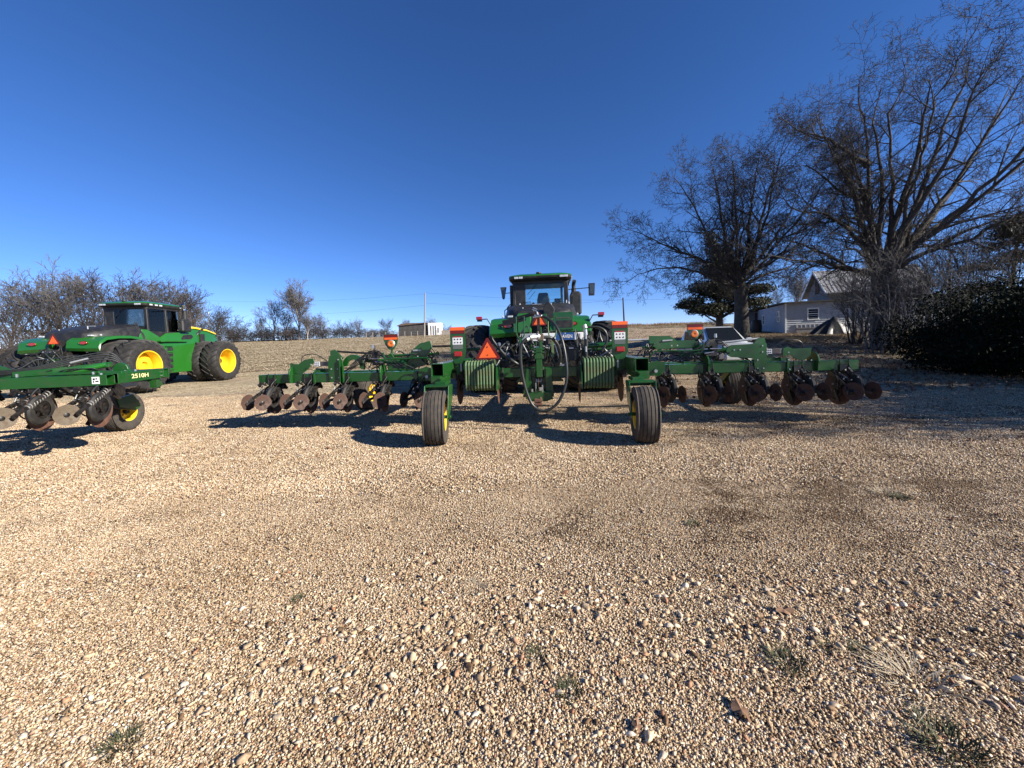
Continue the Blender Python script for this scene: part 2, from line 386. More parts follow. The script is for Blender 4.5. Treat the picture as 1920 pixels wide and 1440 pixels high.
# ------------------------------------------------------------------ gravel stones
def stone_material(per_face):
    m, n, l, p, o = new_mat('gravel_stone' + ('_fine' if per_face else ''))
    if per_face:
        a = n.new('ShaderNodeAttribute'); a.attribute_name = 'rnd'; f = a.outputs['Fac']
    else: f = n.new('ShaderNodeObjectInfo').outputs['Random']
    c = ramp(n, l, f, STONE)
    geo = n.new('ShaderNodeNewGeometry').outputs['Position']
    mott = ramp(n, l, noise(n, l, geo, 90, 5, 0.7), [(0.35, (0.62, 0.52, 0.42)), (0.6, (1.0, 1.0, 1.0))])
    c = mixc(n, l, 1.0, c, mott, 'MULTIPLY')
    patch = ramp(n, l, noise(n, l, geo, 0.55, 6, 0.6), [(0.36, (0.84, 0.78, 0.70)), (0.58, (1.0, 0.96, 0.90))])
    l.new(mixc(n, l, 1.0, c, patch, 'MULTIPLY'), p.inputs['Base Color'])
    p.inputs['Roughness'].default_value = 0.72; p.inputs['Specular IOR Level'].default_value = 0.3
    return m
ST_F, ST_C = stone_material(True), stone_material(False)
rs = np.random.RandomState(11)
def ico():
    bm = bmesh.new(); bmesh.ops.create_icosphere(bm, subdivisions=1, radius=1)
    v = np.array([q.co[:] for q in bm.verts]); f = np.array([[q.index for q in fc.verts] for fc in bm.faces]); bm.free(); return v, f
IV, IF = ico()
def ico2():
    bm = bmesh.new(); bmesh.ops.create_icosphere(bm, subdivisions=2, radius=1)
    v = np.array([q.co[:] for q in bm.verts]); f = np.array([[q.index for q in fc.verts] for fc in bm.faces]); bm.free(); return v, f
IV2, IF2 = ico2()
def stone_shape(r_, V0):
    v = V0 * (1 + r_.uniform(-0.34, 0.25, (len(V0), 1)) * (1.0 if len(V0) < 20 else 0.35))
    for _ in range(8):    # chop with planes: angular crushed stone
        nrm = r_.normal(size=3); nrm /= np.linalg.norm(nrm); d = r_.uniform(0.38, 0.75)
        h = v @ nrm; ex = np.maximum(h - d, 0); v = v - ex[:, None] * nrm
    return v * np.array([1.0, r_.uniform(0.6, 0.95), r_.uniform(0.45, 0.75)])
def rotm(r_):
    q = r_.normal(size=4); q /= np.linalg.norm(q); w_, x, y, z = q
    return np.array([[1 - 2 * (y * y + z * z), 2 * (x * y - z * w_), 2 * (x * z + y * w_)], [2 * (x * y + z * w_), 1 - 2 * (x * x + z * z), 2 * (y * z - x * w_)], [2 * (x * z - y * w_), 2 * (y * z + x * w_), 1 - 2 * (x * x + y * y)]])

def unlinked(name, me):
    c = bpy.data.collections.get(name) or bpy.data.collections.new(name)
    o = bpy.data.objects.new(name + '_shape', me); c.objects.link(o); return c

def fine_patch(k, nst, rad, smin, smax):
    VV, FF, RR = [], [], []; off = 0
    for q in range(nst):
        s_ = smin * (smax / smin) ** (rs.rand() ** 2.2)
        v = stone_shape(rs, IV) * s_; az = rs.uniform(0, 6.28); c, s2 = math.cos(az), math.sin(az)
        v = v @ np.array([[c, s2, 0], [-s2, c, 0], [0, 0, 1]])
        rr = rad * math.sqrt(rs.rand()); a = rs.uniform(0, 6.28)
        v = v + np.array([rr * math.cos(a), rr * math.sin(a), s_ * rs.uniform(-0.1, 0.75)])
        VV.append(v); FF.append(IF + off); off += len(v); RR += [rs.rand()] * len(IF)
    me = np_mesh('gravel_patch', np.concatenate(VV), np.concatenate(FF), ST_F)
    a = me.attributes.new('rnd', 'FLOAT', 'FACE'); a.data.foreach_set('value', np.array(RR, np.float32))
    return me

def scatter(name, pts, rot, scl, pick, coll, kind='stuff'):
    me = bpy.data.meshes.new(name); me.vertices.add(len(pts)); me.vertices.foreach_set('co', np.asarray(pts, np.float32).ravel())
    for nm, tp, dat in (('rot', 'FLOAT_VECTOR', rot), ('scl', 'FLOAT', scl), ('pick', 'INT', pick)):
        a = me.attributes.new(nm, tp, 'POINT')
        a.data.foreach_set('vector' if tp == 'FLOAT_VECTOR' else 'value', np.asarray(dat, np.int32 if tp == 'INT' else np.float32).ravel())
    o = bpy.data.objects.new(name, me); COL.objects.link(o); o['kind'] = kind
    ng = bpy.data.node_groups.new(name, 'GeometryNodeTree')
    ng.interface.new_socket('Geometry', in_out='INPUT', socket_type='NodeSocketGeometry'); ng.interface.new_socket('Geometry', in_out='OUTPUT', socket_type='NodeSocketGeometry')
    N = ng.nodes; Lk = ng.links; gi = N.new('NodeGroupInput'); go = N.new('NodeGroupOutput')
    iop = N.new('GeometryNodeInstanceOnPoints'); ci = N.new('GeometryNodeCollectionInfo'); ci.inputs[0].default_value = coll
    ci.inputs['Separate Children'].default_value = True; ci.inputs['Reset Children'].default_value = True
    def na(nm, tp):
        q = N.new('GeometryNodeInputNamedAttribute'); q.data_type = tp; q.inputs[0].default_value = nm; return q.outputs['Attribute']
    Lk.new(gi.outputs[0], iop.inputs['Points']); Lk.new(ci.outputs[0], iop.inputs['Instance']); iop.inputs['Pick Instance'].default_value = True
    Lk.new(na('pick', 'INT'), iop.inputs['Instance Index']); Lk.new(na('rot', 'FLOAT_VECTOR'), iop.inputs['Rotation']); Lk.new(na('scl', 'FLOAT'), iop.inputs['Scale'])
    Lk.new(iop.outputs[0], go.inputs[0]); md = o.modifiers.new('scatter', 'NODES'); md.node_group = ng
    return o

def fan_points(n, y0, y1, power=1.0, side=1.45):
    """random points over the fan in front of the photographer, denser near"""
    y = y0 + (y1 - y0) * rs.rand(n) ** power; x = rs.uniform(-1, 1, n) * (y * side + 0.4); return x, y

def coarse_field(x, y):
    n1 = smooth_noise(x * 0.9, y * 1.6, 21); n2 = smooth_noise(x * 0.35, y * 0.5, 8)
    br = np.exp(-((y - 2.05 - 0.05 * x) / 0.35) ** 2) * sstep(-2.5, -0.2, x) * 0.8 + np.exp(-((y - 3.0 + 0.25 * (x + 0.5)) / 0.4) ** 2) * sstep(-4, -1, -np.abs(x + 1)) * 0.45
    br = br + np.exp(-((y - 1.5) / 0.5) ** 2) * 0.35
    arc = np.exp(-((np.hypot(x + 1.5, y + 2.6) - 5.35) / 0.22) ** 2) * 0.35
    return np.clip((0.16 + 0.4 * n1 + 0.25 * n2 + br + arc), 0.02, 1) * (1 - .75 * sstep(2.2, 5.5, y))

for k in range(8): cf = unlinked('gravel_fine', fine_patch(k, 130, 0.17, 0.0036, 0.0100))
for k in range(6): cm2 = unlinked('gravel_mid', fine_patch(k, 55, 0.22, 0.008, 0.016))
cc = None
for k in range(14):
    V0_, F0_ = (IV, IF) if k < 11 else (IV2, IF2)
    me = np_mesh('stone', stone_shape(rs, V0_) * np.array([1.1, rs.uniform(.6, 1), rs.uniform(.55, .9)]), F0_, ST_C); cc = unlinked('gravel_coarse', me)

def lay(name, coll, npk, x, y, s_, flat=False, dz=0.0):
    z = zg(x, y) + dz; n_ = len(x)
    rot = np.stack([np.zeros(n_) if flat else rs.uniform(-0.5, 0.5, n_), np.zeros(n_) if flat else rs.uniform(-0.5, 0.5, n_), rs.uniform(0, 6.28, n_)], 1)
    return scatter(name, np.stack([x, y, z], 1), rot, s_, rs.randint(0, npk, n_), coll)
x, y = fan_points(9500, 1.0, 6.5, 1.0)
keep = rs.rand(len(x)) < (0.35 + 0.65 * (y < 4)) * (1.0 - 2.0 * dirt_field(x, y)); x, y = x[keep], y[keep]
lay('fine_gravel', cf, 8, x, y, rs.uniform(0.85, 1.25, len(x)), True)
x, y = fan_points(15000, 4.0, 13.5, 1.0); k_ = (gravel_mask(x, y) > rs.rand(len(x)) * 0.9) & (rs.rand(len(x)) < 1.0 - 1.7 * dirt_field(x, y)); x, y = x[k_], y[k_]
lay('small_gravel', cm2, 6, x, y, rs.uniform(0.8, 1.3, len(x)), True)
x, y = fan_points(130000, 1.0, 9.0, 0.9)
k_ = rs.rand(len(x)) < coarse_field(x, y) * 0.8; x, y = x[k_], y[k_]
sz = 0.0052 * (1 + 3.6 * rs.rand(len(x)) ** 4.0 * (0.25 + coarse_field(x, y)))
big_ = rs.rand(len(x)) < .012 * np.where(y < 3.2, 1, .3) * (.4 + coarse_field(x, y)); sz = np.where(big_, rs.uniform(.016, .032, len(x)), sz)
lay('coarse_gravel', cc, 14, x, y, sz, dz=sz * 0.35)

# dormant grass tufts at the gravel edge, weeds in the gravel, leaf litter
def blade_mesh(name, n_, h, spread, m, wdt=0.004, lie=0.5):
    VV, FF = [], []
    for q in range(n_):
        a = rs.uniform(0, 6.28); r0 = spread * math.sqrt(rs.rand()); b = Vector((r0 * math.cos(a), r0 * math.sin(a), -0.005)); a2 = a + rs.uniform(-1, 1)
        hh = h * rs.uniform(0.5, 1.2); ln = lie * rs.uniform(0.3, 1.6) * hh
        mid = b + Vector((math.cos(a2) * ln * 0.4, math.sin(a2) * ln * 0.4, hh * 0.6)); tip = b + Vector((math.cos(a2) * ln, math.sin(a2) * ln, hh * rs.uniform(0.55, 1)))
        sd_ = Vector((-math.sin(a2), math.cos(a2), 0)) * wdt; o_ = len(VV)
        VV += [b - sd_, b + sd_, mid + sd_ * 0.8, mid - sd_ * 0.8, tip, tip]; FF += [(o_, o_ + 1, o_ + 2, o_ + 3), (o_ + 3, o_ + 2, o_ + 4, o_ + 5)]
    V_ = np.array([q[:] for q in VV]); return np_mesh(name, V_, np.array(FF), m)
STRAW = M('dormant_grass', (0.44, 0.365, 0.25), 0.8, dirt=(0.24, 0.185, 0.12), dscale=0.8)
WEED = M('weed_green', (0.04, 0.055, 0.016), 0.7, dirt=(0.09, 0.075, 0.035), dscale=20)
LITTER = M('dead_leaf', (0.20, 0.105, 0.055), 0.75, dirt=(0.32, 0.2, 0.12), dscale=8)
for k in range(4): cg = unlinked('grass_tuft_shapes', blade_mesh('tuft', 40, 0.055, 0.16, STRAW, 0.004, 0.9))

x, y = fan_points(60000, 11.0, 34.0, 1.3); k_ = (gravel_mask(x, y) < 0.45 + 0.3 * rs.rand(len(x))); x, y = x[k_], y[k_]
n_ = len(x); scatter('dormant_grass', np.stack([x, y, zg(x, y)], 1), np.stack([x * 0, x * 0, rs.uniform(0, 6.28, n_)], 1), rs.uniform(0.5, 1.25, n_) * (0.7 + 0.5 * smooth_noise(x, y, 5)), rs.randint(0, 4, n_), cg)

for k in range(3): cg2 = unlinked('grass_clump_shapes', blade_mesh('clump', 60, 0.10, 0.5, STRAW, 0.010, 1.2))
x, y = fan_points(26000, 24.0, 84.0, 1.2, 1.35); k_ = (gravel_mask(x, y) < 0.5); x, y = x[k_], y[k_]; n_ = len(x)
scatter('field_stubble', np.stack([x, y, zg(x, y)], 1), np.stack([x * 0, x * 0, rs.uniform(0, 6.28, n_)], 1), rs.uniform(0.5, 1.5, n_), rs.randint(0, 3, n_), cg2)

def leaf_mesh(oak=False):
    n_ = 22; pts = []
    for q in range(n_):
        a = 2 * math.pi * q / n_; r_ = (0.55 + 0.45 * abs(math.cos(2.5 * a))) if oak else 1.0
        pts.append((math.cos(a) * r_, math.sin(a) * r_ * 0.6, 0.18 * math.sin(3 * a) + 0.15 * math.cos(a * 2)))
    mb = MB(); mb.add([(0, 0, 0)] + pts, [(0, 1 + q, 1 + (q + 1) % n_) for q in range(n_)]); return mb
for k in range(3):
    lm = leaf_mesh(True)
    if k: lm.v = [(a, b * (1 + 0.3 * k), c * (1.5 + k)) for a, b, c in lm.v]
    cl = unlinked('leaf_shapes', lm.mesh('leaf_shape', LITTER))
n_ = 15000; x = rs.uniform(3, 34, n_); y = rs.uniform(9.5, 33, n_); k_ = (gravel_mask(x, y) < 0.6) | (rs.rand(n_) < 0.08); x, y = x[k_], y[k_]; n_ = len(x)
scatter('leaf_litter', np.stack([x, y, zg(x, y) + 0.03], 1), np.stack([rs.uniform(-.5, .5, n_), rs.uniform(-.5, .5, n_), rs.uniform(0, 6.28, n_)], 1), rs.uniform(0.03, 0.07, n_), rs.randint(0, 3, n_), cl)

n_ = 2600; x = rs.uniform(-4, 12, n_); y = rs.uniform(1.2, 12, n_); k_ = rs.rand(n_) < .12 + dirt_field(x, y) * 1.2; x, y = x[k_], y[k_]; n_ = len(x)
scatter('leaf_fragments', np.stack([x, y, zg(x, y) + 0.014], 1), np.stack([rs.uniform(-.7, .7, n_), rs.uniform(-.7, .7, n_), rs.uniform(0, 6.28, n_)], 1), rs.uniform(0.006, 0.02, n_) * (1 + (y > 5)), rs.randint(0, 3, n_), cl)

def ground_at(px, py):
    d = U(px, py, 1) - Vector((0, 0, CAM_H)); t = CAM_H / -d.z
    for _ in range(6): t = (CAM_H - zf(d.x * t, t)) / -d.z
    return Vector((d.x * t, t, zf(d.x * t, t)))
weeds = [(1475, 1245, .10, 'dark green weed tuft in the gravel, right of the photo centre', 0), (1728, 1290, .13, 'large straw and green grass tuft in the lower right gravel', 1),
         (1068, 1300, .07, 'small dark weed tuft below the photo centre among coarse stones', 0), (1005, 1232, .06, 'thin green weed strip in the gravel below the hose loop', 0),
         (1775, 1400, .13, 'grass tuft in the bottom right corner of the gravel', 0), (1550, 1215, .05, 'short mossy green tuft left of the straw tuft', 0), (1615, 1222, .06, 'mossy green tuft just beyond the straw tuft', 0),
         (225, 1400, .08, 'dark weed tuft in the gravel at the lower left corner', 0), (890, 1103, .07, 'dry brown grass clump in the gravel straight ahead', 1), (560, 1125, .05, 'faint green weed patch left of the coarse stone band', 0),
         (1300, 985, .07, 'low weed patch in the gravel before the right support wheel', 0), (1660, 925, .10, 'flat grass patch on the gravel towards the dark hedge', 1), (1690, 935, .09, 'green blades beside the flat grass patch near the hedge', 0)]
wm = [blade_mesh('weed', 190, 0.045, 0.7 * 0.09, WEED, 0.0016, 0.9), blade_mesh('weed_dry', 110, 0.05, 0.8 * 0.09, STRAW, 0.0016, 1.8)]
for px, py, s_, lb, kd in weeds:
    o = O('weed_tuft', wm[kd], None); o.location = ground_at(px, py); o.scale = (s_ / .09,) * 3; o.rotation_euler = (0, 0, px); tag(o, lb, 'weed', 'weed tufts growing in the gravel')
leafs = [(1470, 1150, .05, 'curled brown oak leaf on the gravel right of centre'), (1390, 1340, .055, 'lobed brown oak leaf among coarse stones at lower right'), (1340, 980, .03, 'small brown leaf flat on the gravel in middle distance'),
         (350, 1105, .025, 'brown leaf on the gravel at lower left'), (1195, 1370, .03, 'dark brown leaf below the weed tufts near the bottom edge'), (700, 992, .025, 'tiny dead leaf on fine gravel left of centre')]
for px, py, s_, lb in leafs:
    o = O('fallen_leaf', leaf_mesh(True), LITTER); o.location = ground_at(px, py) + Vector((0, 0, .022)); o.scale = (s_,) * 3; o.rotation_euler = (.25, .1, px); tag(o, lb, 'leaf', 'dead leaves lying on the gravel')
# ------------------------------------------------------------------ wheels
def ribbed_tyre(dia, wd, rim):
    """implement tyre with circumferential grooves, axis x"""
    r = dia / 2; h = wd / 2; g = 0.011; prof = [(-h * .80, rim), (-h * .96, rim + (r - rim) * .35), (-h, rim + (r - rim) * .6), (-h * .93, r * .945), (-h * .84, r * .985)]
    n_ = 5; xs_ = np.linspace(-h * .8, h * .8, n_ + 1)
    for q in range(n_):
        a, b = xs_[q], xs_[q + 1]; cr = lambda x_: r - 0.035 * (x_ / h) ** 2 * r / .4
        prof += [(a + .007, cr(a)), (b - .007, cr(b))]
        if q < n_ - 1: prof += [(b - .004, cr(b) - g), (b + .004, cr(b) - g)]
    prof += [(h * .84, r * .985), (h * .93, r * .945), (h, rim + (r - rim) * .6), (h * .96, rim + (r - rim) * .35), (h * .80, rim)]
    return MB().lathe(prof, 56).mesh('tyre', TYRE_D, True)
def plain_rim(rim, wd, depth):
    h = wd / 2
    mb = MB().lathe([(h * .8, rim + .012), (h * .86, rim + .012), (h * .8, rim - .012), (h * .3, rim - .03), (-depth, rim * .8), (-depth, rim * .34), (-depth + .03, rim * .3), (-depth + .05, 0.001)], 32)
    mb.lathe([(-h * .8, rim + .012), (-h * .86, rim + .012), (-h * .8, rim - .012), (-h * .3, rim - .03), (-depth - .005, rim * .8)], 32)
    return mb.mesh('rim', YELLOW, True)
IMP_TYRE = ribbed_tyre(.83, .335, .2); IMP_RIM = plain_rim(.2, .335, -.02)
def hub_mesh(rr):
    mb = MB().lathe([(-.12, .001), (-.12, rr), (.10, rr), (.12, rr * .8), (.12, .001)], 16)
    for q in range(6):
        a = q * math.pi / 3; mb.rod((.03, rr * 1.5 * math.cos(a), rr * 1.5 * math.sin(a)), (.055, rr * 1.5 * math.cos(a), rr * 1.5 * math.sin(a)), .011, 6)
    return mb.mesh('hub', BLACKM, True)
HUB = hub_mesh(.055)
def implement_wheel(parent, loc, rz=0, scale=1.0, name='support_wheel'):
    e = bpy.data.objects.new(name, None); COL.objects.link(e); e.parent = parent; e.location = loc; e.rotation_euler = (0, 0, rz); e.scale = (scale,) * 3
    O('tyre', IMP_TYRE, None, e); O('rim', IMP_RIM, None, e); O('hub', HUB, None, e); return e

# ------------------------------------------------------------------ row unit
def wavy_disc(r, th, waves=0, dish=0.0, holes=0):
    mb = MB(); k = 48; vs = []
    rings = [(.0, 0), (.28, 0), (.6, .3), (.9, .85), (1.0, 1)]
    for side in (1, -1):
        for fr, dz in rings:
            for j in range(k):
                a = 2 * math.pi * j / k; rr = r * fr * (1 + (0.018 * math.cos(waves * a) if waves and fr == 1 else 0))
                vs.append((side * th / 2 * (1 if fr < 1 else .2) + dish * dz, rr * math.cos(a), rr * math.sin(a)))
    fs = []
    n_ = len(rings)
    for sidx in (0, 1):
        o_ = sidx * n_ * k
        for i_ in range(n_ - 1):
            for j in range(k):
                q = (o_ + i_ * k + j, o_ + i_ * k + (j + 1) % k, o_ + (i_ + 1) * k + (j + 1) % k, o_ + (i_ + 1) * k + j)
                fs.append(q if sidx == 0 else q[::-1])
    fs += [((n_ - 1) * k + j, (n_ - 1) * k + (j + 1) % k, n_ * k + (n_ - 1) * k + (j + 1) % k, n_ * k + (n_ - 1) * k + j) for j in range(k)]
    return mb.add(vs, fs)
def coil(a, b, rad, wire, turns, k=5):
    a, b = Vector(a), Vector(b); d = b - a; L_ = d.length; d.normalize(); x_ = d.cross(Vector((0, 0, 1))); x_.normalize(); y_ = x_.cross(d)
    n_ = int(turns * 10); pts = [a + d * (L_ * q / n_) + (x_ * math.cos(q * .6283) + y_ * math.sin(q * .6283)) * rad for q in range(n_ + 1)]
    return MB().tube(pts, wire, k)
def row_unit_parts():
    P_ = {}
    mb = wavy_disc(.30, .006); 
    P_['opening_disc'] = (mb.mesh('opening_disc', RUST, True), (0, 0, .535), (0, 0, R(6)))
    mb = MB().lathe([(.012, .001), (.018, .075), (.03, .075), (.035, .03), (.06, .028), (.06, .001)], 24)
    for q in range(6): a = q * 1.047; mb.rod((.015, .055 * math.cos(a), .055 * math.sin(a)), (.036, .055 * math.cos(a), .055 * math.sin(a)), .007, 6)
    P_['disc_hub'] = (mb.mesh('disc_hub', BLACKM, True), (0.005, 0, .535), (0, 0, R(6)))
    h = .04
    mb = MB().lathe([(-h, .135), (-h, .19), (-h * .6, .222), (h * .3, .23), (h * .9, .21), (h, .17), (h, .135)], 36)
    P_['gauge_wheel_tyre'] = (mb.mesh('gauge_wheel_tyre', TYRE, True), (.085, -.19, .585), (0, R(5), R(5)))
    mb = MB().lathe([(-.03, .137), (.03, .137), (.03, .12), (.0, .115), (-.03, .12), (-.03, .137)], 30)
    mb.lathe([(-.02, .001), (-.02, .045), (.035, .045), (.035, .001)], 14)
    for q in range(5): a = q * 1.2566 + .3; mb.beam((0.01, .03 * math.cos(a), .03 * math.sin(a)), (0.01, .125 * math.cos(a), .125 * math.sin(a)), .035, .014, up=(1, 0, 0))
    P_['gauge_wheel_rim'] = (mb.mesh('gauge_wheel_rim', BLACKM, True), (.085, -.19, .585), (0, R(5), R(5)))
    mb = MB().beam((0.02, .16, .93), (.02, .16, .72), .10, .12).beam((.02, .14, .80), (.02, -.12, .70), .045, .09).beam((.02, -.1, .72), (.02, -.02, .52), .04, .08)
    mb.beam((-.045, .1, .84), (-.045, -.16, .73), .012, .07).beam((.075, .1, .84), (.055, -.16, .73), .012, .07)
    mb.beam((0.02, -.12, .70), (-.02, -.42, .58), .05, .07).beam((-.02, -.42, .58), (-.19, -.55, .51), .035, .045).beam((-.02, -.42, .58), (.12, -.57, .51), .035, .045)
    mb.beam((-.04, -.06, .66), (-.05, .04, .34), .03, .10).rod((-.06, -.18, .66), (.12, -.18, .66), .022).beam((-.06, .0, .5), (-.08, -.14, .30), .02, .06)
    P_['shank'] = (mb.mesh('shank', BLACKM), (0, 0, 0), (0, 0, 0))
    mb = MB().box((.02, .06, .90), (.16, .30, .025)).box((.02, -.105, .90), (.13, .014, .14)).rod((-.05, -.11, .85), (-.05, -.13, .85), .016, 6).rod((.08, -.11, .85), (.08, -.13, .85), .016, 6)
    mb.tube([(-.05, -.1, 1.06), (-.05, -.112, .95), (-.05, -.112, .84)], .009, 6).tube([(.09, -.1, 1.06), (.09, -.112, .95), (.09, -.112, .84)], .009, 6)
    P_['mount_bracket'] = (mb.mesh('mount_bracket', BLACKM), (0, 0, 0), (0, 0, 0))
    P_['down_spring'] = (coil((-.02, .12, .86), (-.02, -.22, .70), .032, .0075, 9).mesh('down_spring', SPRING, True), (0, 0, 0), (0, 0, 0))
    P_['spring_rod'] = (MB().rod((-.02, .16, .88), (-.02, -.28, .67), .011).rod((-.02, -.2, .71), (-.02, -.3, .665), .03).mesh('spring_rod', BLACKM, True), (0, 0, 0), (0, 0, 0))
    mb = wavy_disc(.15, .006, 8, .02)
    for q in range(5): a = q * 1.2566; mb.rod((.006, .105 * math.cos(a), .105 * math.sin(a)), (.016, .105 * math.cos(a), .105 * math.sin(a)), .010, 6)
    cd = mb.mesh('closing_disc', CLOSE, True)
    P_['closing_disc'] = (cd, (-.2, -.50, .545), (0, 0, R(-10)))
    P_['closing_disc.b'] = (cd, (.12, -.52, .54), (0, 0, R(-28)))
    hb = MB().lathe([(-.05, .001), (-.05, .028), (.012, .034), (.02, .02), (.02, .001)], 14).mesh('closing_hub', BLACKM, True)
    P_['closing_hub'] = (hb, (-.2, -.50, .545), (0, 0, R(-10))); P_['closing_hub.b'] = (hb, (.12, -.52, .54), (0, 0, R(-28)))
    rg = random.Random(3); mb = MB()
    for q in range(9):
        a = (rg.uniform(-.14, .16), rg.uniform(-.38, .12), rg.uniform(.55, .88)); b = (a[0] + rg.uniform(-.08, .08), a[1] + rg.uniform(-.16, .16), a[2] + rg.uniform(-.18, .1)); mb.beam(a, b, rg.uniform(.018, .04), rg.uniform(.02, .06))
    mb.beam((-.10, .05, .82), (-.16, -.42, .60), .02, .06).beam((.15, .05, .80), (.17, -.30, .60), .018, .055).beam((-.16, -.40, .62), (-.22, -.54, .50), .02, .05).rod((-.2, -.33, .62), (.2, -.33, .62), .018, 8).lathe([(-.05, .001), (-.05, .05), (.05, .05), (.05, .001)], 14, 'x', (-.09, -.1, .70))
    mb.plate([(-.30, .62), (-.12, .78), (.06, .80), (.06, .74), (-.1, .70), (-.26, .56)], .012, 'yz', .135)
    P_['linkage'] = (mb.mesh('linkage', BLACKM), (0, 0, 0), (0, 0, 0))
    mb = MB()
    for q in range(8): a = (rg.uniform(-.14, .16), rg.uniform(-.38, .0), rg.uniform(.5, .86)); mb.rod(a, (a[0], a[1] - .02, a[2]), rg.uniform(.008, .014), 6)
    P_['linkage_fittings'] = (mb.mesh('linkage_fittings', STEEL), (0, 0, 0), (0, 0, 0))
    P_['seed_hose'] = (MB().tube(curve_pts([(-.06, .12, 1.02), (-.13, -.05, .92), (-.16, -.2, .72), (-.1, -.2, .5), (-.04, -.05, .38)]), .010, 6).tube(curve_pts([(.12, .0, .9), (.17, -.15, .84), (.15, -.3, .72), (.1, -.36, .62)]), .009, 6).mesh('seed_hose', HOSE, True), (0, 0, 0), (0, 0, 0))
    P_['coulter_hose'] = (MB().tube(curve_pts([(.06, .1, 1.0), (.1, -.08, .95), (.07, -.22, .8), (.03, -.12, .55), (-.03, .0, .38)]), .011, 6).mesh('coulter_hose', HOSE, True), (0, 0, 0), (0, 0, 0))
    return P_
RUP = row_unit_parts()
LITE_SHANK = MB().beam((0.02, .16, .93), (.02, .16, .72), .10, .12).beam((.02, .14, .80), (.02, -.08, .66), .04, .08).mesh('shank', BLACKM)
def row_unit(parent, x, y=0, z=0, rz=0, lite=False, pale=None, mir=False):
    e = bpy.data.objects.new('row_unit', None); COL.objects.link(e); e.parent = parent; e.location = (x, y, z); e.rotation_euler = (0, 0, rz)
    for nm, (me, lc, rt) in RUP.items():
        if lite and nm.split('.')[0] in ('closing_disc', 'closing_hub', 'gauge_wheel_tyre', 'gauge_wheel_rim', 'coulter_hose', 'seed_hose', 'linkage', 'linkage_fittings'): continue
        if pale and nm in ('closing_disc', 'closing_hub'): continue
        if pale and nm.startswith('closing_disc'): me = pale
        if mir and nm.startswith('closing'): lc = (-lc[0], lc[1], lc[2]); rt = (0, 0, math.pi - rt[2])
        if pale and nm.startswith('closing'): lc = (.06, -.64, .54)
        if lite and nm == 'shank': me = LITE_SHANK
        if lite and nm in ('down_spring', 'spring_rod'): continue
        o = O(nm.split('.')[0], me, None, e, loc=lc, rot=rt)
        if pale and nm.startswith('gauge'): o.location.x += .05
        if lite and nm in ('opening_disc', 'disc_hub'): o.rotation_euler.z = 0; o.location.z = .66

    return e

def hollow_tube(a, b, sz, th=.012):
    """square tube with open ends"""
    a, b = Vector(a), Vector(b); mb = MB(); d = (b - a).normalized(); x_ = d.cross(Vector((0, 0, 1))).normalized(); z_ = x_.cross(d); h = sz / 2
    vs = []
    for p_ in (a, b):
        for s_ in (h, h - th):
            vs += [p_ + x_ * i_ * s_ + z_ * j_ * s_ for i_, j_ in ((-1, -1), (1, -1), (1, 1), (-1, 1))]
    fs = []
    for q in range(4):
        r2 = (q + 1) % 4; fs += [(q, r2, 8 + r2, 8 + q), (4 + r2, 4 + q, 12 + q, 12 + r2), (q, 4 + q, 4 + r2, r2), (8 + r2, 12 + r2, 12 + q, 8 + q)]
    me_ = mb.add(vs, fs); return me_

def decal_board(parent, x, y, z, wd, ht, name='warning_decal', strip=True):
    """white safety pictogram label: red header, six small black pictures, grey text block"""
    O(name, MB().box((x, y, z), (wd, .003, ht * .52)), WHITE, parent)
    mb = MB(); cw = wd / 3.4
    for r_ in range(2):
        for c_ in range(3):
            cx_, cz_ = x + (c_ - 1) * cw, z + (.5 - r_) * ht * .24
            mb.box((cx_, y - .003, cz_), (cw * .45, .002, ht * .07)).box((cx_ + cw * (.12 if (r_ + c_) % 2 else -.1), y - .0032, cz_ + ht * .045), (cw * .22, .002, ht * .05))
    O('pictograms', mb, BLACK, parent)
    if strip:
        O('decal_header', MB().box((x, y, z + ht * .31), (wd * .9, .003, ht * .09)), REDL, parent)
        mb = MB()
        for q in range(4): mb.box((x, y - .001, z - ht * (.33 + .07 * q)), (wd * (1 - .04 * (q % 2)), .002, ht * .04))
        O('decal_print', mb, GREYD, parent)

def smv(parent, x, y, z, wd):
    """slow-moving-vehicle triangle standing in the xz plane, facing -y"""
    h = wd * .88; c = .12
    def tri(w_, hh, cut, y_):
        return [(x - w_ / 2 + cut * w_ * .5, z), (x + w_ / 2 - cut * w_ * .5, z), (x + w_ / 2, z + cut * hh * .7), (x + cut * w_ * .3, z + hh), (x - cut * w_ * .3, z + hh), (x - w_ / 2, z + cut * hh * .7)]
    e = bpy.data.objects.new('warning_triangle', None); COL.objects.link(e); e.parent = parent
    O('triangle_border', MB().plate(tri(wd, h, c, 0), .006, 'xz', y), DRED, e)
    a = wd * .74; zz = z + h * .08
    O('triangle_face', MB().plate([(x - a / 2, zz), (x + a / 2, zz), (x, zz + a * .87)], .004, 'xz', y - .006), ORANGE, e)
    O('triangle_bolt', MB().rod((x, y - .015, zz + a * .15), (x, y, zz + a * .15), wd * .025, 6).rod((x, y - .015, zz + a * .6), (x, y, zz + a * .6), wd * .025, 6), BLACKM, e)
    return e

def bolts(pts, y, r=.013):
    mb = MB()
    for a, b in pts: mb.rod((a, y - .014, b), (a, y + .002, b), r, 6)
    return mb

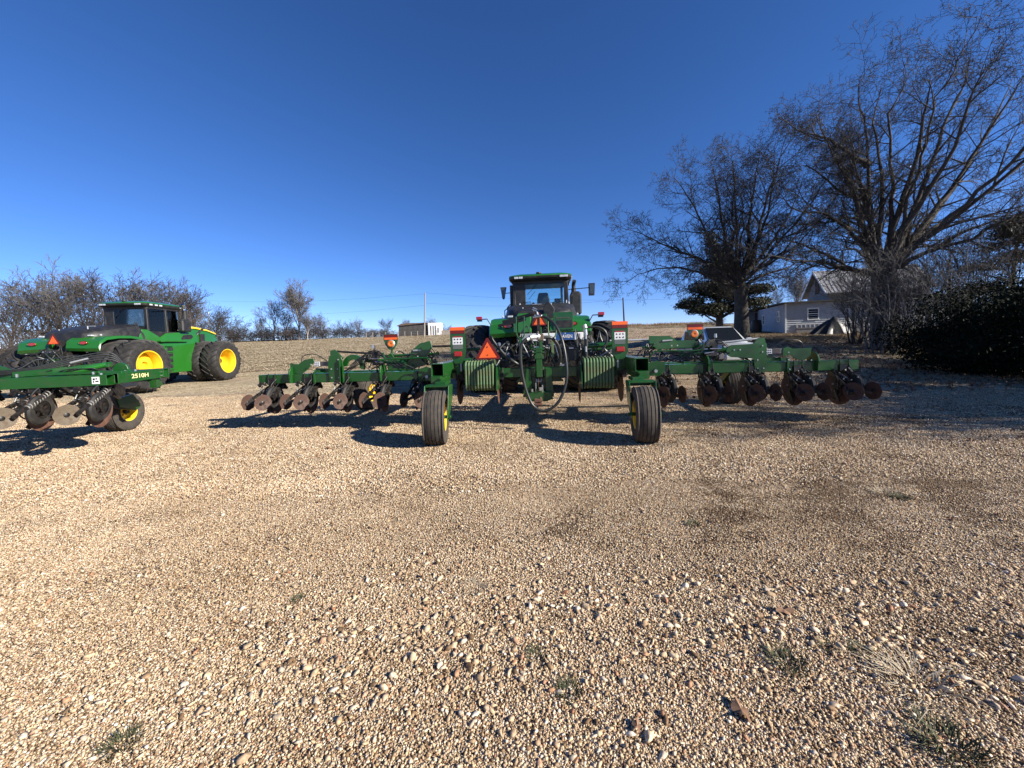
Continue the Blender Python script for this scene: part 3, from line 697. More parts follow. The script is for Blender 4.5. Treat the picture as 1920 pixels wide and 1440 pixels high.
def hose_tangle(seed, n_, box, r=(.007, .013), wander=.25):
    rg = random.Random(seed); mb = MB(); (x0, x1), (y0, y1), (z0, z1) = box
    for _ in range(n_):
        a = Vector((rg.uniform(x0, x1), rg.uniform(y0, y1), rg.uniform(z0, z1))); L_ = rg.uniform(.3, 1.0) * (x1 - x0)
        b = Vector((min(x1, max(x0, a.x + rg.choice((-1, 1)) * L_ * .6)), rg.uniform(y0, y1), rg.uniform(z0, z1)))
        m1 = a.lerp(b, .33) + Vector((rg.uniform(-1, 1) * .3, rg.uniform(-1, 1), rg.uniform(-.6, 1.2))) * wander
        m2 = a.lerp(b, .66) + Vector((rg.uniform(-1, 1) * .3, rg.uniform(-1, 1), rg.uniform(-.9, 1.0))) * wander
        mb.tube(curve_pts([a, m1, m2, b], 6), rg.uniform(*r), 6)
    return mb

# ------------------------------------------------------------------ centre toolbar
T_ = E_('applicator_toolbar', 'wide green fertilizer toolbar with rust-brown discs spread across the centre of the gravel yard', 'farm implement', (.5, 7.3, 0), R(-5), 'green disc toolbars standing in the yard')
ZB = .955
O('main_tube', MB().box((0, 0, ZB), (4.36, .178, .178)), GREEN, T_, bevel=.01)
O('front_tube', MB().box((0, 1.25, ZB + .02), (4.0, .15, .15)).box((.9, .62, ZB), (.12, 1.1, .12)).box((-.9, .62, ZB), (.12, 1.1, .12)), GREEN, T_, bevel=.01)
for s_ in (-1, 1):
    O('wing_tube', MB().box((s_ * 3.92, 0, ZB - .01), (3.38, .178, .178)), GREEN, T_, bevel=.01)
    O('wing_front_tube', MB().box((s_ * 3.6, 1.0, ZB), (2.7, .12, .12)).box((s_ * 2.5, .5, ZB), (.1, .9, .1)).box((s_ * 4.2, .5, ZB), (.1, .9, .1)).box((s_ * 4.9, .55, ZB), (.09, 1.0, .09)), GREEN, T_, bevel=.008)
    O('frame_tube', hollow_tube((s_ * 1.68, -1.0, 1.1), (s_ * 1.68, 1.5, 1.1), .215), GREEN, T_, bevel=.004)
    mb = MB().box((s_ * 1.68, -1.0, .94), (.17, .2, .12)).box((s_ * 1.68, -.55, .98), (.19, .4, .06)).plate([(-1.2, .98), (-.3, .98), (-.3, .9), (-1.0, .88)], .02, 'yz', s_ * 1.60)
    O('wheel_post', mb, GREEN, T_, bevel=.006)
    mb = MB().box((s_ * 1.56, -1.36, .875), (.37, .26, .025)).box((s_ * 1.56, -1.24, .84), (.37, .04, .09)).box((s_ * 1.56, -1.1, .90), (.18, .3, .05))
    mb.plate([(-1.50, .89), (-1.24, .89), (-1.34, .62), (-1.56, .36), (-1.65, .38), (-1.58, .6)], .016, 'yz', s_ * 1.56 - .19).plate([(-1.50, .89), (-1.24, .89), (-1.34, .62), (-1.56, .36), (-1.65, .38), (-1.58, .6)], .016, 'yz', s_ * 1.56 + .19)
    mb.rod((s_ * 1.56 - .24, -1.6, .42), (s_ * 1.56 + .24, -1.6, .42), .028)
    O('wheel_fork', mb, GREEN, T_, bevel=.004)
    implement_wheel(T_, (s_ * 1.56, -1.6, .415), R(-5 if s_ > 0 else 9))
    implement_wheel(T_, (s_ * 4.25, 1.75, .415), R(0), name='wing_wheel')
    O('wing_wheel_arm', MB().beam((s_ * 4.25 - .2, 1.0, .95), (s_ * 4.25 - .2, 1.75, .45), .05, .12).rod((s_ * 4.25 - .22, 1.75, .42), (s_ * 4.25 + .1, 1.75, .42), .03), GREEN, T_)
    # suitcase weights: ten ribs on a bracket
    prof = [(-.58, .80), (-.585, 1.14), (-.565, 1.185), (-.52, 1.215), (-.20, 1.235), (-.14, 1.19), (-.14, .86), (-.36, .69), (-.50, .675), (-.56, .72)]
    wmesh = MB().plate([(a, b) for a, b in prof], .034, 'yz', 0).mesh('weight', WEIGHT)
    e = bpy.data.objects.new('weight_stack', None); COL.objects.link(e); e.parent = T_; e.location = (s_ * 1.05 + .01, 0, 0)
    for q in range(10): O('weight', wmesh, None, e, bevel=.009, loc=(-.245 + q * .0535, 0, 0))
    core = [(-.545, .80), (-.545, 1.14), (-.50, 1.19), (-.2, 1.2), (-.16, .9), (-.36, .715), (-.50, .70)]
    O('weight_core', MB().plate(core, .5, 'yz', 0), WEIGHT, e)
    O('weight_bracket', MB().plate([(-.60, .68), (-.12, .68), (-.10, 1.05), (-.2, 1.15), (-.52, 1.1), (-.58, .95)], .014, 'yz', -s_ * .30).box((0, -.1, 1.0), (.5, .12, .1)), GREEN, e)
    # tall marker panels with warning decal, red lamp and orange top
    x_ = s_ * 1.47
    e = bpy.data.objects.new('marker_panel', None); COL.objects.link(e); e.parent = T_
    O('panel_plate', MB().plate([(x_ - .07, 1.17), (x_ + .07, 1.17), (x_ + .135, 1.3), (x_ + .135, 1.84), (x_ - .135, 1.84), (x_ - .135, 1.3)], .01, 'xz', -.3).box((x_ - .135, -.285, 1.57), (.008, .04, .54)).box((x_ + .135, -.285, 1.57), (.008, .04, .54)), GREEN, e)
    O('orange_strip', MB().box((x_, -.309, 1.812), (.268, .006, .06)), ORANGE, e)
    O('red_strip', MB().box((x_, -.309, 1.752), (.268, .006, .056)), DRED, e)
    decal_board(e, x_, -.307, 1.585, .19, .25)
    O('tail_lamp', MB().box((x_, -.325, 1.345), (.15, .04, .095)), REDL, e, bevel=.015)
    O('panel_post', MB().box((x_ - .02, -.25, 1.12), (.06, .05, .3)).plate([(x_ - .22, 1.04), (x_ + .2, 1.04), (x_ + .16, 1.2), (x_, 1.25), (x_ - .18, 1.2)], .02, 'xz', -.22), GREEN, e)
    O('reflector_strip', MB().box((s_ * 1.43, -.28, 1.1), (.03, .012, .16)), GALV, T_)
    # wing-tip fin, clamp plates
    fin = [(-.16, .86), (-.17, 1.0)] + [(-.02 + .16 * math.cos(a), 1.03 + .17 * math.sin(a)) for a in np.linspace(math.pi, .0, 9)] + [(.14, .86)]
    O('wing_fin', MB().plate(fin, .03, 'yz', s_ * 4.9), GREEN, T_, bevel=.004)
    O('clamp_plate', MB().plate(fin, .03, 'yz', s_ * 3.05), GREEN, T_, bevel=.004)
    O('clamp_plate', MB().box((s_ * 4.42, -.105, .97), (.03, .03, .26)).box((s_ * 4.36, -.1, 1.08), (.12, .02, .05)), GREEN, T_)
    O('hinge_plate', MB().plate([(s_ * 2.0, .84), (s_ * 2.3, .84), (s_ * 2.3, 1.07), (s_ * 2.15, 1.12), (s_ * 2.0, 1.07)], .022, 'xz', -.12), GREEN, T_)
    O('hinge_pin', MB().rod((s_ * 2.12, -.2, .93), (s_ * 2.12, .2, .93), .03), GALV, T_)
    O('fold_cylinder', MB().rod((s_ * 2.6, .05, 1.2), (s_ * 3.5, .05, 1.28), .045).rod((s_ * 2.0, .25, 1.35), (s_ * 3.3, .3, 1.33), .03), GREEN, T_, smooth=True)
    O('cylinder_rod', MB().rod((s_ * 3.3, .05, 1.40), (s_ * 4.0, .02, 1.46), .02), GALV if s_ > 0 else BLACKM, T_, smooth=True); O('tie_rod', MB().rod((s_ * 1.35, .05, 1.50), (s_ * 2.3, .05, 1.50), .022), GALV if s_ > 0 else BLACKM, T_, smooth=True)
    rail = curve_pts([(s_ * 2.02, -.16, 1.16), (s_ * 2.08, -.17, 1.27), (s_ * 2.25, -.17, 1.29), (s_ * 2.7, -.17, 1.28), (s_ * 2.92, -.17, 1.30), (s_ * 2.96, -.17, 1.42)], 5)
    O('hose_rail', MB().tube(rail, .014, 8), GREEN, T_, smooth=True)
    O('hydraulic_hose', hose_tangle(5 + s_, 26, ((min(s_ * 2.0, s_ * 3.4), max(s_ * 2.0, s_ * 3.4)), (-.05, .35), (1.05, 1.36)), (.008, .013), .22), HOSE, T_, smooth=True)
    hs_ = MB()
    for q in range(5):
        hs_.tube(curve_pts([(s_ * 3.2, -.05, 1.46 - .02 * q), (s_ * (3.32 + .05 * q), -.08, 1.42 - .03 * q), (s_ * (3.5 + .07 * q), -.1, 1.2 - .03 * q), (s_ * (3.75 + .08 * q), -.05, 1.06)], 6), .009, 6)
        hs_.tube(curve_pts([(s_ * 3.2, -.05, 1.46 - .02 * q), (s_ * (3.05 - .05 * q), -.1, 1.42 - .03 * q), (s_ * (2.9 - .07 * q), -.12, 1.2), (s_ * (2.7 - .08 * q), -.05, 1.08)], 6), .009, 6)
    hs_.tube(curve_pts([(s_ * 4.75, 0, 1.2), (s_ * 4.7, 0, 1.38), (s_ * 4.45, 0, 1.42), (s_ * 4.2, 0, 1.28)], 6), .008, 6)
    hs_.tube(curve_pts([(s_ * 1.75, -.4, 1.24), (s_ * 1.85, -.4, 1.34), (s_ * 1.98, -.3, 1.28), (s_ * 2.0, -.2, 1.1)], 6), .012, 6)
    O('looped_hose', hs_, HOSE, T_, smooth=True)
    O('valve_block', MB().box((s_ * 3.2, .0, 1.33), (.10, .12, .22)).rod((s_ * 3.2, -.02, 1.4), (s_ * 3.2, -.02, 1.56), .02, 8).box((s_ * 3.13, -.04, 1.2), (.2, .1, .06)), BLACKM, T_, bevel=.005)
    O('valve_fitting', MB().rod((s_ * 3.2, -.08, 1.50), (s_ * 3.2, -.08, 1.57), .025, 8).rod((s_ * 3.1, -.09, 1.3), (s_ * 3.3, -.09, 1.3), .012, 6).rod((s_ * 3.0, -.1, 1.22), (s_ * 3.16, -.1, 1.24), .014, 6), STEEL, T_)
    # shield with amber lamp
    xx = s_ * 2.95; e = bpy.data.objects.new('lamp_shield', None); COL.objects.link(e); e.parent = T_
    O('shield_plate', MB().plate([(xx - .045, 1.46), (xx + .045, 1.46), (xx + .12, 1.56), (xx + .145, 1.66), (xx + .145, 1.76), (xx + .12, 1.775), (xx - .12, 1.775), (xx - .145, 1.76), (xx - .145, 1.66), (xx - .12, 1.56)], .008, 'xz', .2), GREEN, e)
    O('orange_strip', MB().box((xx, .193, 1.685), (.27, .005, .045)), ORANGE, e); O('red_strip', MB().box((xx, .193, 1.737), (.28, .005, .055)), DRED, e)
    O('amber_lamp', MB().lathe([(.18, .001), (.165, .035), (.17, .06), (.195, .066)], 20, 'y', (xx + (.0 if s_ < 0 else -.02), 0, 1.58)), AMBER, e, smooth=True)
    O('lamp_ring', MB().lathe([(.18, .067), (.196, .082), (.198, .06)], 20, 'y', (xx + (.0 if s_ < 0 else -.02), 0, 1.58)), GALV, e)
    O('shield_post', MB().rod((xx, .22, 1.05), (xx, .22, 1.5), .02), GREEN, e)
# plates traced on each wing
def plate(name, poly, y, th=.018, m=GREEN): return O(name, MB().plate(poly, th, 'xz', y), m, T_, bevel=.003)
arc = lambda cx_, cz_, r_, a0, a1, n_=9: [(cx_ + r_ * math.cos(R(a)), cz_ + r_ * math.sin(R(a))) for a in np.linspace(a0, a1, n_)]
plate('fold_plate', [(-2.5, 1.30), (-2.46, 1.43), (-2.28, 1.57), (-2.07, 1.61), (-2.04, 1.48), (-2.2, 1.28)], -.02)
plate('fold_arm', [(-2.98, 1.06), (-3.0, 1.34), (-2.9, 1.40), (-2.84, 1.31), (-2.2, 1.30), (-2.15, 1.16), (-2.5, 1.06)], .06)
plate('fold_plate', [(2.05, 1.57), (2.42, 1.555), (2.53, 1.48), (2.54, 1.40), (2.5, 1.33), (2.2, 1.31), (2.05, 1.44)], -.02)
plate('fold_arm', [(2.5, 1.47), (2.86, 1.47), (2.98, 1.40), (3.1, 1.2), (3.0, 1.10), (2.9, 1.32), (2.5, 1.33)], .04)
plate('slot_pin', [(-2.42, 1.42), (-2.26, 1.42), (-2.26, 1.45), (-2.42, 1.45)], -.04, .02, GALV); plate('slot_pin', [(2.28, 1.46), (2.46, 1.47), (2.46, 1.49), (2.28, 1.485)], -.04, .02, GALV)
plate('wing_bracket', [(-4.1, .86), (-4.12, 1.24), (-4.08, 1.38)] + arc(-3.95, 1.28, .13, 110, 10, 6) + [(-3.80, 1.05), (-3.80, .86)], -.11)
O('bracket_rib', MB().box((-3.86, -.14, 1.08), (.012, .05, .44)).box((-3.80, -.14, 1.02), (.012, .05, .34)), GREEN, T_)
plate('bracket_ear', [(-4.12, 1.34), (-4.12, 1.48), (-4.02, 1.50), (-3.85, 1.32), (-3.95, 1.26)], .0)
plate('arch_plate', arc(-3.66, 1.16, .23, 180, -20, 14) + arc(-3.66, 1.16, .13, -20, 180, 14), .02, .05)
plate('arm_plate', [(-4.92, 1.04), (-4.94, 1.25), (-4.76, 1.23), (-4.62, 1.32), (-4.45, 1.34), (-4.42, 1.26), (-4.5, 1.2), (-4.6, 1.1), (-4.7, 1.04)], -.06)
plate('link_bar', [(-4.45, 1.07), (-4.45, 1.14), (-4.1, 1.12), (-4.1, 1.05)], .0)
plate('wing_bracket', [(3.86, .84), (3.84, 1.10), (3.62, 1.13), (3.48, 1.14)] + arc(3.48, 1.25, .11, 260, 100, 7) + [(3.86, 1.37), (4.06, 1.37), (4.06, 1.04), (4.04, .86)], -.11)
plate('bracket_ear', [(3.84, 1.36), (3.94, 1.47), (4.05, 1.47), (4.07, 1.36)], -.06)
plate('arm_plate', [(4.36, 1.12), (4.36, 1.27), (4.44, 1.30), (4.52, 1.26), (4.84, 1.27), (4.83, 1.12), (4.72, 1.05), (4.6, 1.06), (4.48, 1.16)], -.06)
plate('link_bar', [(4.05, 1.16), (4.2, 1.16), (4.28, 1.10), (4.36, 1.12), (4.36, 1.05), (4.05, 1.05)], .0)
O('bolts', bolts([(-4.05, 1.12), (-3.92, 1.12), (-4.05, .95), (-3.9, .95), (-3.9, 1.30), (3.9, .93), (4.0, .93), (3.9, 1.08), (3.98, 1.22), (3.98, 1.33), (3.5, 1.27), (3.6, 1.27), (4.42, 1.20), (4.42, 1.07), (4.44, .9), (4.8, 1.05), (-4.46, 1.22), (-4.42, 1.08), (2.42, 1.38), (2.52, 1.38), (-2.3, 1.32)], -.12), GALV, T_)
for xd in (-4.29, 4.20):
    e = bpy.data.objects.new('safety_label', None); COL.objects.link(e); e.parent = T_
    O('label_backing', MB().box((xd, -.05, 1.225), (.30, .012, .09)), GREYD, e)
    O('label_card', MB().box((xd - .085, -.062, 1.225), (.12, .006, .085)), WHITE, e); mb = MB()
    for r_ in range(2):
        for c_ in range(3): mb.box((xd - .085 + (c_ - 1) * .035, -.068, 1.245 - .04 * r_), (.018, .004, .018))
    O('pictograms', mb, BLACK, e); mb = MB()
    for q in range(4): mb.box((xd + .055, -.0625, 1.26 - .022 * q), (.15, .005, .010))
    O('label_print', mb, RUSTP, e)
smv(T_, -.9, -.42, 1.235, .44); O('triangle_post', MB().box((-.9, -.36, 1.2), (.05, .03, .5)), BLACKM, T_)
# centre: hitch, post, hose loop
O('hitch_post', MB().box((.02, -.2, 1.15), (.11, .11, .55)).box((.02, -.19, 1.25), (.16, .15, .08)).box((.02, -.19, 1.33), (.2, .13, .035)).box((.02, -.19, 1.385), (.2, .13, .03)).box((.06, -.16, 1.55), (.05, .05, .5)), GREEN, T_, bevel=.006)
O('hitch_plates', MB().plate([(-.3, .5), (-.22, 1.03), (-.14, 1.03), (-.12, .5)], .10, 'xz', -.15).plate([(.12, .5), (.14, 1.03), (.24, 1.03), (.28, .5)], .10, 'xz', -.15).box((0, -.05, .80), (.3, .02, .5)), GREEN, T_, bevel=.005)
plate('hitch_bracket', [(-.24, .50), (-.2, .60), (-.07, .62), (-.05, .66), (.08, .66), (.1, .61), (.22, .60), (.26, .48), (.14, .44), (-.16, .44)], -.3, .08)
O('hitch_clevis', MB().box((-.01, -.36, .47), (.14, .16, .05)).box((-.01, -.36, .40), (.14, .16, .04)).box((-.06, -.38, .38), (.03, .1, .14)).rod((.03, -.4, .36), (.03, -.4, .53), .018, 8), RUST, T_, bevel=.005)
O('hitch_bolts', MB().rod((-.05, -.33, .60), (-.05, -.33, .78), .012, 8).rod((.07, -.33, .60), (.07, -.33, .74), .014, 8).rod((.03, -.35, .64), (.03, -.35, .70), .03, 8).rod((-.12, -.34, .62), (-.12, -.34, .67), .022, 8), STEEL, T_)
O('serial_plate', MB().box((0.0, -.07, .83), (.11, .006, .13)), GALV, T_); O('serial_print', MB().box((0.01, -.075, .84), (.07, .004, .08)), BLUE, T_)
loop = [(-.06, -.80, 1.60), (-.17, -.88, 1.575), (-.255, -.9, 1.49), (-.275, -.9, 1.36), (-.27, -.9, 1.15), (-.25, -.9, .95), (-.19, -.9, .68), (-.10, -.9, .47), (0.03, -.9, .375), (.15, -.9, .375), (.28, -.9, .45), (.38, -.88, .58), (.46, -.85, .78), (.49, -.83, .98), (.475, -.8, 1.25), (.44, -.75, 1.48), (.38, -.68, 1.68), (.30, -.6, 1.83), (.17, -.52, 1.94), (.02, -.45, 1.985)]
O('large_supply_hose', MB().tube(curve_pts(loop, 6), .025, 14), HOSE, T_, smooth=True)
O('hose_coupling', MB().rod((-.12, -.86, 1.60), (.03, -.76, 1.61), .042, 14).rod((-.17, -.885, 1.56), (-.10, -.84, 1.60), .034, 14).rod((.0, -.78, 1.61), (.03, -.76, 1.61), .055, 14), GALV, T_, smooth=True)
O('coupling_valve', MB().box((.07, -.74, 1.60), (.09, .07, .12)).rod((.02, -.75, 1.66), (.02, -.75, 1.70), .02), RUSTP, T_, bevel=.008)
O('second_hose', MB().tube(curve_pts([(.1, -.7, 1.6), (.25, -.65, 1.58), (.36, -.6, 1.45), (.40, -.55, 1.25), (.36, -.5, 1.1)], 6), .03, 12), HOSE, T_, smooth=True)
O('suction_hose', MB().tube(curve_pts([(-.86, -.3, 1.66), (-.80, -.3, 1.55), (-.6, -.3, 1.3), (-.42, -.3, 1.16), (-.3, -.2, 1.08)], 6), .03, 12), HOSE, T_, smooth=True)
for x_ in (-.36, .20):
    O('hose_holder', MB().tube(curve_pts([(x_ - .0, -.5, 1.98 if x_ < 0 else 1.88), (x_ - .0, -.5, 1.72), (x_ + .02, -.5, 1.62), (x_ + .07, -.5, 1.585), (x_ + .12, -.5, 1.62), (x_ + .14, -.5, 1.72), (x_ + .14, -.5, 1.98 if x_ < 0 else 1.80)], 5), .012, 8).box((x_ + .07, -.5, 1.42), (.045, .02, .34)), WEIGHT if x_ > 0 else GREEN, T_, smooth=True)
O('valve_arm', MB().beam((-.62, -.3, 1.90), (-.06, -.42, 2.02), .05, .06).beam((-.7, -.3, 1.84), (-.2, -.4, 1.93), .08, .04).box((.03, -.38, 1.78), (.05, .05, .5)), BLACKM, T_)
O('valve_cluster', MB().rod((-.06, -.45, 1.96), (.10, -.5, 1.98), .024, 10).rod((-.02, -.44, 1.97), (-.05, -.44, 2.12), .018, 8).box((-.03, -.44, 2.10), (.09, .05, .05), (0, .5, 0)).rod((.02, -.45, 2.0), (.0, -.45, 2.09), .02, 8), STEEL, T_, bevel=.004)
O('valve_handle', MB().beam((-.10, -.46, 2.13), (.05, -.46, 2.07), .03, .015).rod((-.12, -.46, 2.02), (-.02, -.46, 2.04), .03, 8), BLACKM, T_)
O('hose_end_fitting', MB().rod((.86, -.3, 1.72), (.87, -.3, 1.62), .04, 12).rod((.87, -.3, 1.62), (.87, -.3, 1.3), .022, 10).rod((.86, -.3, 1.74), (.84, -.3, 1.80), .05, 10), STEEL, T_, smooth=True)
O('hose_sleeve', MB().rod((.875, -.3, 1.55), (.875, -.3, 1.42), .035, 10).tube(curve_pts([(.9, -.3, 1.76), (1.1, -.3, 1.75), (1.22, -.3, 1.66), (1.24, -.3, 1.5), (1.15, -.3, 1.32)], 6), .022, 10).rod((.87, -.3, 1.32), (.88, -.3, 1.05), .03, 10), HOSE, T_, smooth=True)
O('cross_bar', MB().rod((.9, -.05, 1.42), (1.45, -.05, 1.44), .045, 12).rod((.9, .1, 1.34), (1.5, .1, 1.36), .02).rod((-1.35, -.05, 1.42), (-1.1, -.05, 1.43), .03), GREEN, T_, smooth=True)
O('brace_rod', MB().rod((.95, -.15, 1.12), (1.4, -.15, 1.37), .013, 8).rod((1.2, -.12, 1.38), (1.4, -.12, 1.18), .013, 8).rod((.3, -.1, 1.55), (.42, -.1, 1.1), .012, 8).rod((-.28, -.1, 1.5), (-.16, -.1, 1.25), .01, 8), GALV, T_, smooth=True)
# delivery sign board seen behind the hose
e = bpy.data.objects.new('sign_board', None); COL.objects.link(e); e.parent = T_
O('board', MB().box((.40, .6, 1.62), (1.02, .10, .15)), WHITE, e, bevel=.006); O('blue_field', MB().box((.555, .546, 1.625), (.37, .004, .146)), BLUE, e)
text('lettering', 'RAVEN', .095, WHITE, e, (.565, .541, 1.617), (R(90), 0, 0), .001, .0012, .86)
O('board_mark', MB().plate([(.535, 1.69), (.565, 1.69), (.55, 1.672)], .002, 'xz', .543), WHITE, e); O('board_box', MB().box((-.22, .58, 1.63), (.22, .1, .14)), GALV, e, bevel=.008)
O('board_print', MB().box((.82, .547, 1.63), (.06, .003, .08)).box((.18, .547, 1.62), (.10, .003, .05)), GREYD, e)
# dark machinery between the weights
O('pump_assembly', MB().box((.62, .05, 1.26), (.22, .25, .2)).box((.62, .05, 1.375), (.24, .27, .03)).box((-.1, .3, 1.25), (.5, .3, .2)).rod((-.55, .1, 1.2), (-.2, .1, 1.25), .07, 14).box((-.6, .3, 1.12), (.3, .4, .12)).rod((.3, .2, 1.3), (.3, .5, 1.3), .09, 16).box((.95, .3, 1.2), (.2, .3, .3)).rod((-.35, -.05, 1.38), (.75, -.05, 1.40), .012).box((0.1, .9, 1.1), (1.9, .05, .26)).rod((.2, .2, 1.46), (.2, .2, 1.6), .05, 12), BLACKM, T_, bevel=.006)
O('pump_fittings', MB().box((.62, -.1, 1.39), (.08, .02, .015)).rod((-.72, -.1, 1.5), (-.72, -.16, 1.5), .035, 10).rod((.1, .05, 1.42), (.3, .05, 1.45), .012, 6).box((.0, -.02, 1.43), (.14, .04, .02)).rod((.02, 0, 1.4), (.03, 0, 1.47), .012, 6).rod((.45, .0, 1.07), (.6, -.02, 1.1), .022, 8).rod((1.0, .1, 1.3), (1.05, .1, 1.5), .015, 6).box((.43, -.1, 1.08), (.10, .05, .03)).rod((-.62, -.02, 1.28), (-.55, -.04, 1.33), .018, 6), STEEL, T_)
for q, (r0, r1) in enumerate((((-.8, .0), (1.05, 1.45)), ((.0, .75), (1.02, 1.5)), ((.7, 1.4), (1.05, 1.5)), ((-.8, 1.3), (1.1, 1.7)))):
    O('hydraulic_hose', hose_tangle(30 + q, 20, (r0, (-.1, .5) if q < 3 else (.7, 1.6), r1), (.007, .015), .25), HOSE, T_, smooth=True)
O('tow_beam', MB().box((0, 2.0, .62), (.18, 2.6, .18)).box((0, .5, .72), (.5, .8, .12)).plate([(-.5, .72), (.5, .72), (.3, .9), (-.3, .9)], .3, 'xz', .6), GREEN, T_, bevel=.008)
for q in range(15):
    x_ = -5.334 + .762 * q
    row_unit(T_, x_, 0.0, 0.0, lite=abs(x_) < 1.6, mir=x_ > 0)
# ------------------------------------------------------------------ second implement on the left
Q_ = E_('applicator_toolbar', 'green disc toolbar cut off at the left edge, lettered 2510H on its side tube', 'farm implement', (-6.40, 6.12, 0.08), R(11), 'green disc toolbars standing in the yard')
ZL = 1.055
O('rear_tube', hollow_tube((-4.6, 0, ZL), (0.0, 0, ZL), .17), GREEN, Q_, bevel=.004)
O('side_tube', hollow_tube((-.02, .05, ZL + .01), (-.02, 1.22, ZL + .03), .17), GREEN, Q_, bevel=.004)
O('side_tube_end', hollow_tube((-.9, 1.12, ZL + .03), (.10, 1.12, ZL + .03), .16), GREEN, Q_, bevel=.004)
O('front_tube', MB().box((-2.3, 1.3, ZL), (4.6, .15, .15)).box((-1.4, .65, ZL), (.12, 1.3, .13)).box((-3.0, .65, ZL), (.12, 1.3, .13)), GREEN, Q_, bevel=.008)
text('lettering', '2510H', .10, CREAM, Q_, (.069, .52, ZL + .02), (R(90), 0, R(90)), .001, .0015, 1.45)
O('tube_gusset', MB().plate([(.2, ZL - .06), (1.1, ZL - .06), (1.2, ZL - .2), (1.0, ZL - .2), (.8, ZL - .1)], .02, 'yz', -.02).box((.04, .9, ZL - .15), (.10, .10, .14)), GREEN, Q_)
O('bolts', MB().rod((.06, 1.05, ZL + .05), (.085, 1.05, ZL + .05), .016, 6).rod((.06, 1.05, ZL - .02), (.085, 1.05, ZL - .02), .02, 6).rod((-.1, -.03, ZL + .07), (-.1, -.03, ZL + .11), .018, 6).rod((.0, .3, ZL + .09), (.0, .3, ZL + .13), .018, 6).rod((-.05, .6, ZL + .09), (-.05, .6, ZL + .13), .018, 6).rod((-.3, .1, ZL + .09), (-.3, .1, ZL + .13), .018, 6).rod((-1.3, .1, ZL + .09), (-1.3, .1, ZL + .14), .018, 6), STEEL, Q_)
O('clamp_plate', MB().box((-1.58, -.10, ZL - .03), (.13, .02, .27)).box((-1.62, -.112, ZL - .02), (.06, .02, .08)).box((-1.60, 0, ZL + .096), (.12, .2, .02)).rod((-1.6, -.12, ZL + .05), (-1.6, -.13, ZL + .05), .014, 6).rod((-1.57, -.12, ZL - .12), (-1.57, -.13, ZL - .12), .014, 6), GALV, Q_, bevel=.003)
e = bpy.data.objects.new('safety_label', None); COL.objects.link(e); e.parent = Q_
O('label_card', MB().box((-.14, -.088, ZL), (.10, .004, .11)), WHITE, e)
O('pictograms', MB().box((-.16, -.092, ZL + .02), (.025, .003, .03)).box((-.125, -.092, ZL + .025), (.02, .003, .02)).box((-.12, -.092, ZL - .015), (.04, .003, .02)).box((-.165, -.092, ZL - .02), (.015, .003, .025)), BLACK, e)
O('wing_arm', MB().loft([[(-1.5, .25, 1.13), (-1.5, .38, 1.13), (-1.5, .38, 1.22), (-1.5, .25, 1.22)], [(-1.0, .3, 1.15), (-1.0, .40, 1.15), (-1.0, .40, 1.26), (-1.0, .3, 1.26)], [(-.4, .55, 1.24), (-.4, .64, 1.24), (-.4, .64, 1.33), (-.4, .55, 1.33)]]).box((-.6, .2, 1.17), (.7, .12, .05)), GREEN, Q_, bevel=.01)
O('fold_cylinder', MB().rod((-.75, .22, 1.17), (-.35, .42, 1.29), .042, 16).rod((-.80, .2, 1.18), (-.72, .23, 1.21), .035, 12), GREEN_T, Q_, smooth=True)
O('fold_ear', MB().plate([(-.35, 1.14), (-.33, 1.24)] + [(-.22 + .11 * math.cos(a), 1.20 + .11 * math.sin(a)) for a in np.linspace(2.6, 0, 8)] + [(-.05, 1.14)], .05, 'xz', .55).box((-.2, .25, 1.16), (.5, .2, .04)), GREEN, Q_, bevel=.006)
O('cylinder_rod', MB().rod((-.75, .3, 1.34), (-.55, .36, 1.40), .016), GALV, Q_, smooth=True)
O('bracket_plate', MB().plate([(-2.2, 1.13), (-2.2, 1.3), (-1.7, 1.34), (-1.4, 1.2), (-1.3, 1.13)], .03, 'xz', .3).plate([(-3.2, 1.13), (-3.1, 1.5), (-2.6, 1.55), (-2.3, 1.3), (-2.3, 1.13)], .03, 'xz', .5).box((-2.6, .3, 1.35), (.08, .08, .4)), GREEN, Q_)
mb = MB()
for q in range(4): mb.tube(curve_pts([(-4.2, .1 + .03 * q, 1.20 + .015 * q), (-2.8, .15 + .03 * q, 1.17 + .02 * q), (-1.9, .2, 1.18 + .02 * q), (-1.3, .35, 1.22 + .02 * q), (-.9, .7, 1.34 + .035 * q), (-.6, .9, 1.36 + .04 * q), (-.45, 1.0, 1.2)], 7), .012, 7)
for q in range(3): mb.tube(curve_pts([(-.9, .2, 1.15), (-.75 + .1 * q, .15, 1.22), (-.55 + .1 * q, .15, 1.24), (-.3, .2, 1.2)], 6), .009, 6)
O('hydraulic_hose', mb, HOSE, Q_, smooth=True)
O('hydraulic_hose', hose_tangle(77, 7, ((-3.0, -1.0), (.2, .7), (1.15, 1.4)), (.007, .013), .1), HOSE, Q_, smooth=True)
O('hydraulic_hose', hose_tangle(79, 4, ((-2.2, -.6), (.5, 1.2), (1.2, 1.5)), (.008, .013), .18), HOSE, Q_, smooth=True)
pale = RUP['closing_disc'][0].copy(); pale.materials[0] = RUSTP
spr = coil((.17, -.42, .64), (.14, -.02, .84), .036, .0085, 9).mesh('cushion_spring', SPRING, True); sro = MB().rod((.17, -.5, .60), (.14, .05, .87), .014).beam((.17, -.62, .54), (.17, -.40, .66), .03, .05).mesh('spring_arm', BLACKM)
for q in range(6):
    u_ = row_unit(Q_, -.22 - .762 * q, .05, .06, pale=pale); O('cushion_spring', spr, None, u_); O('spring_arm', sro, None, u_)
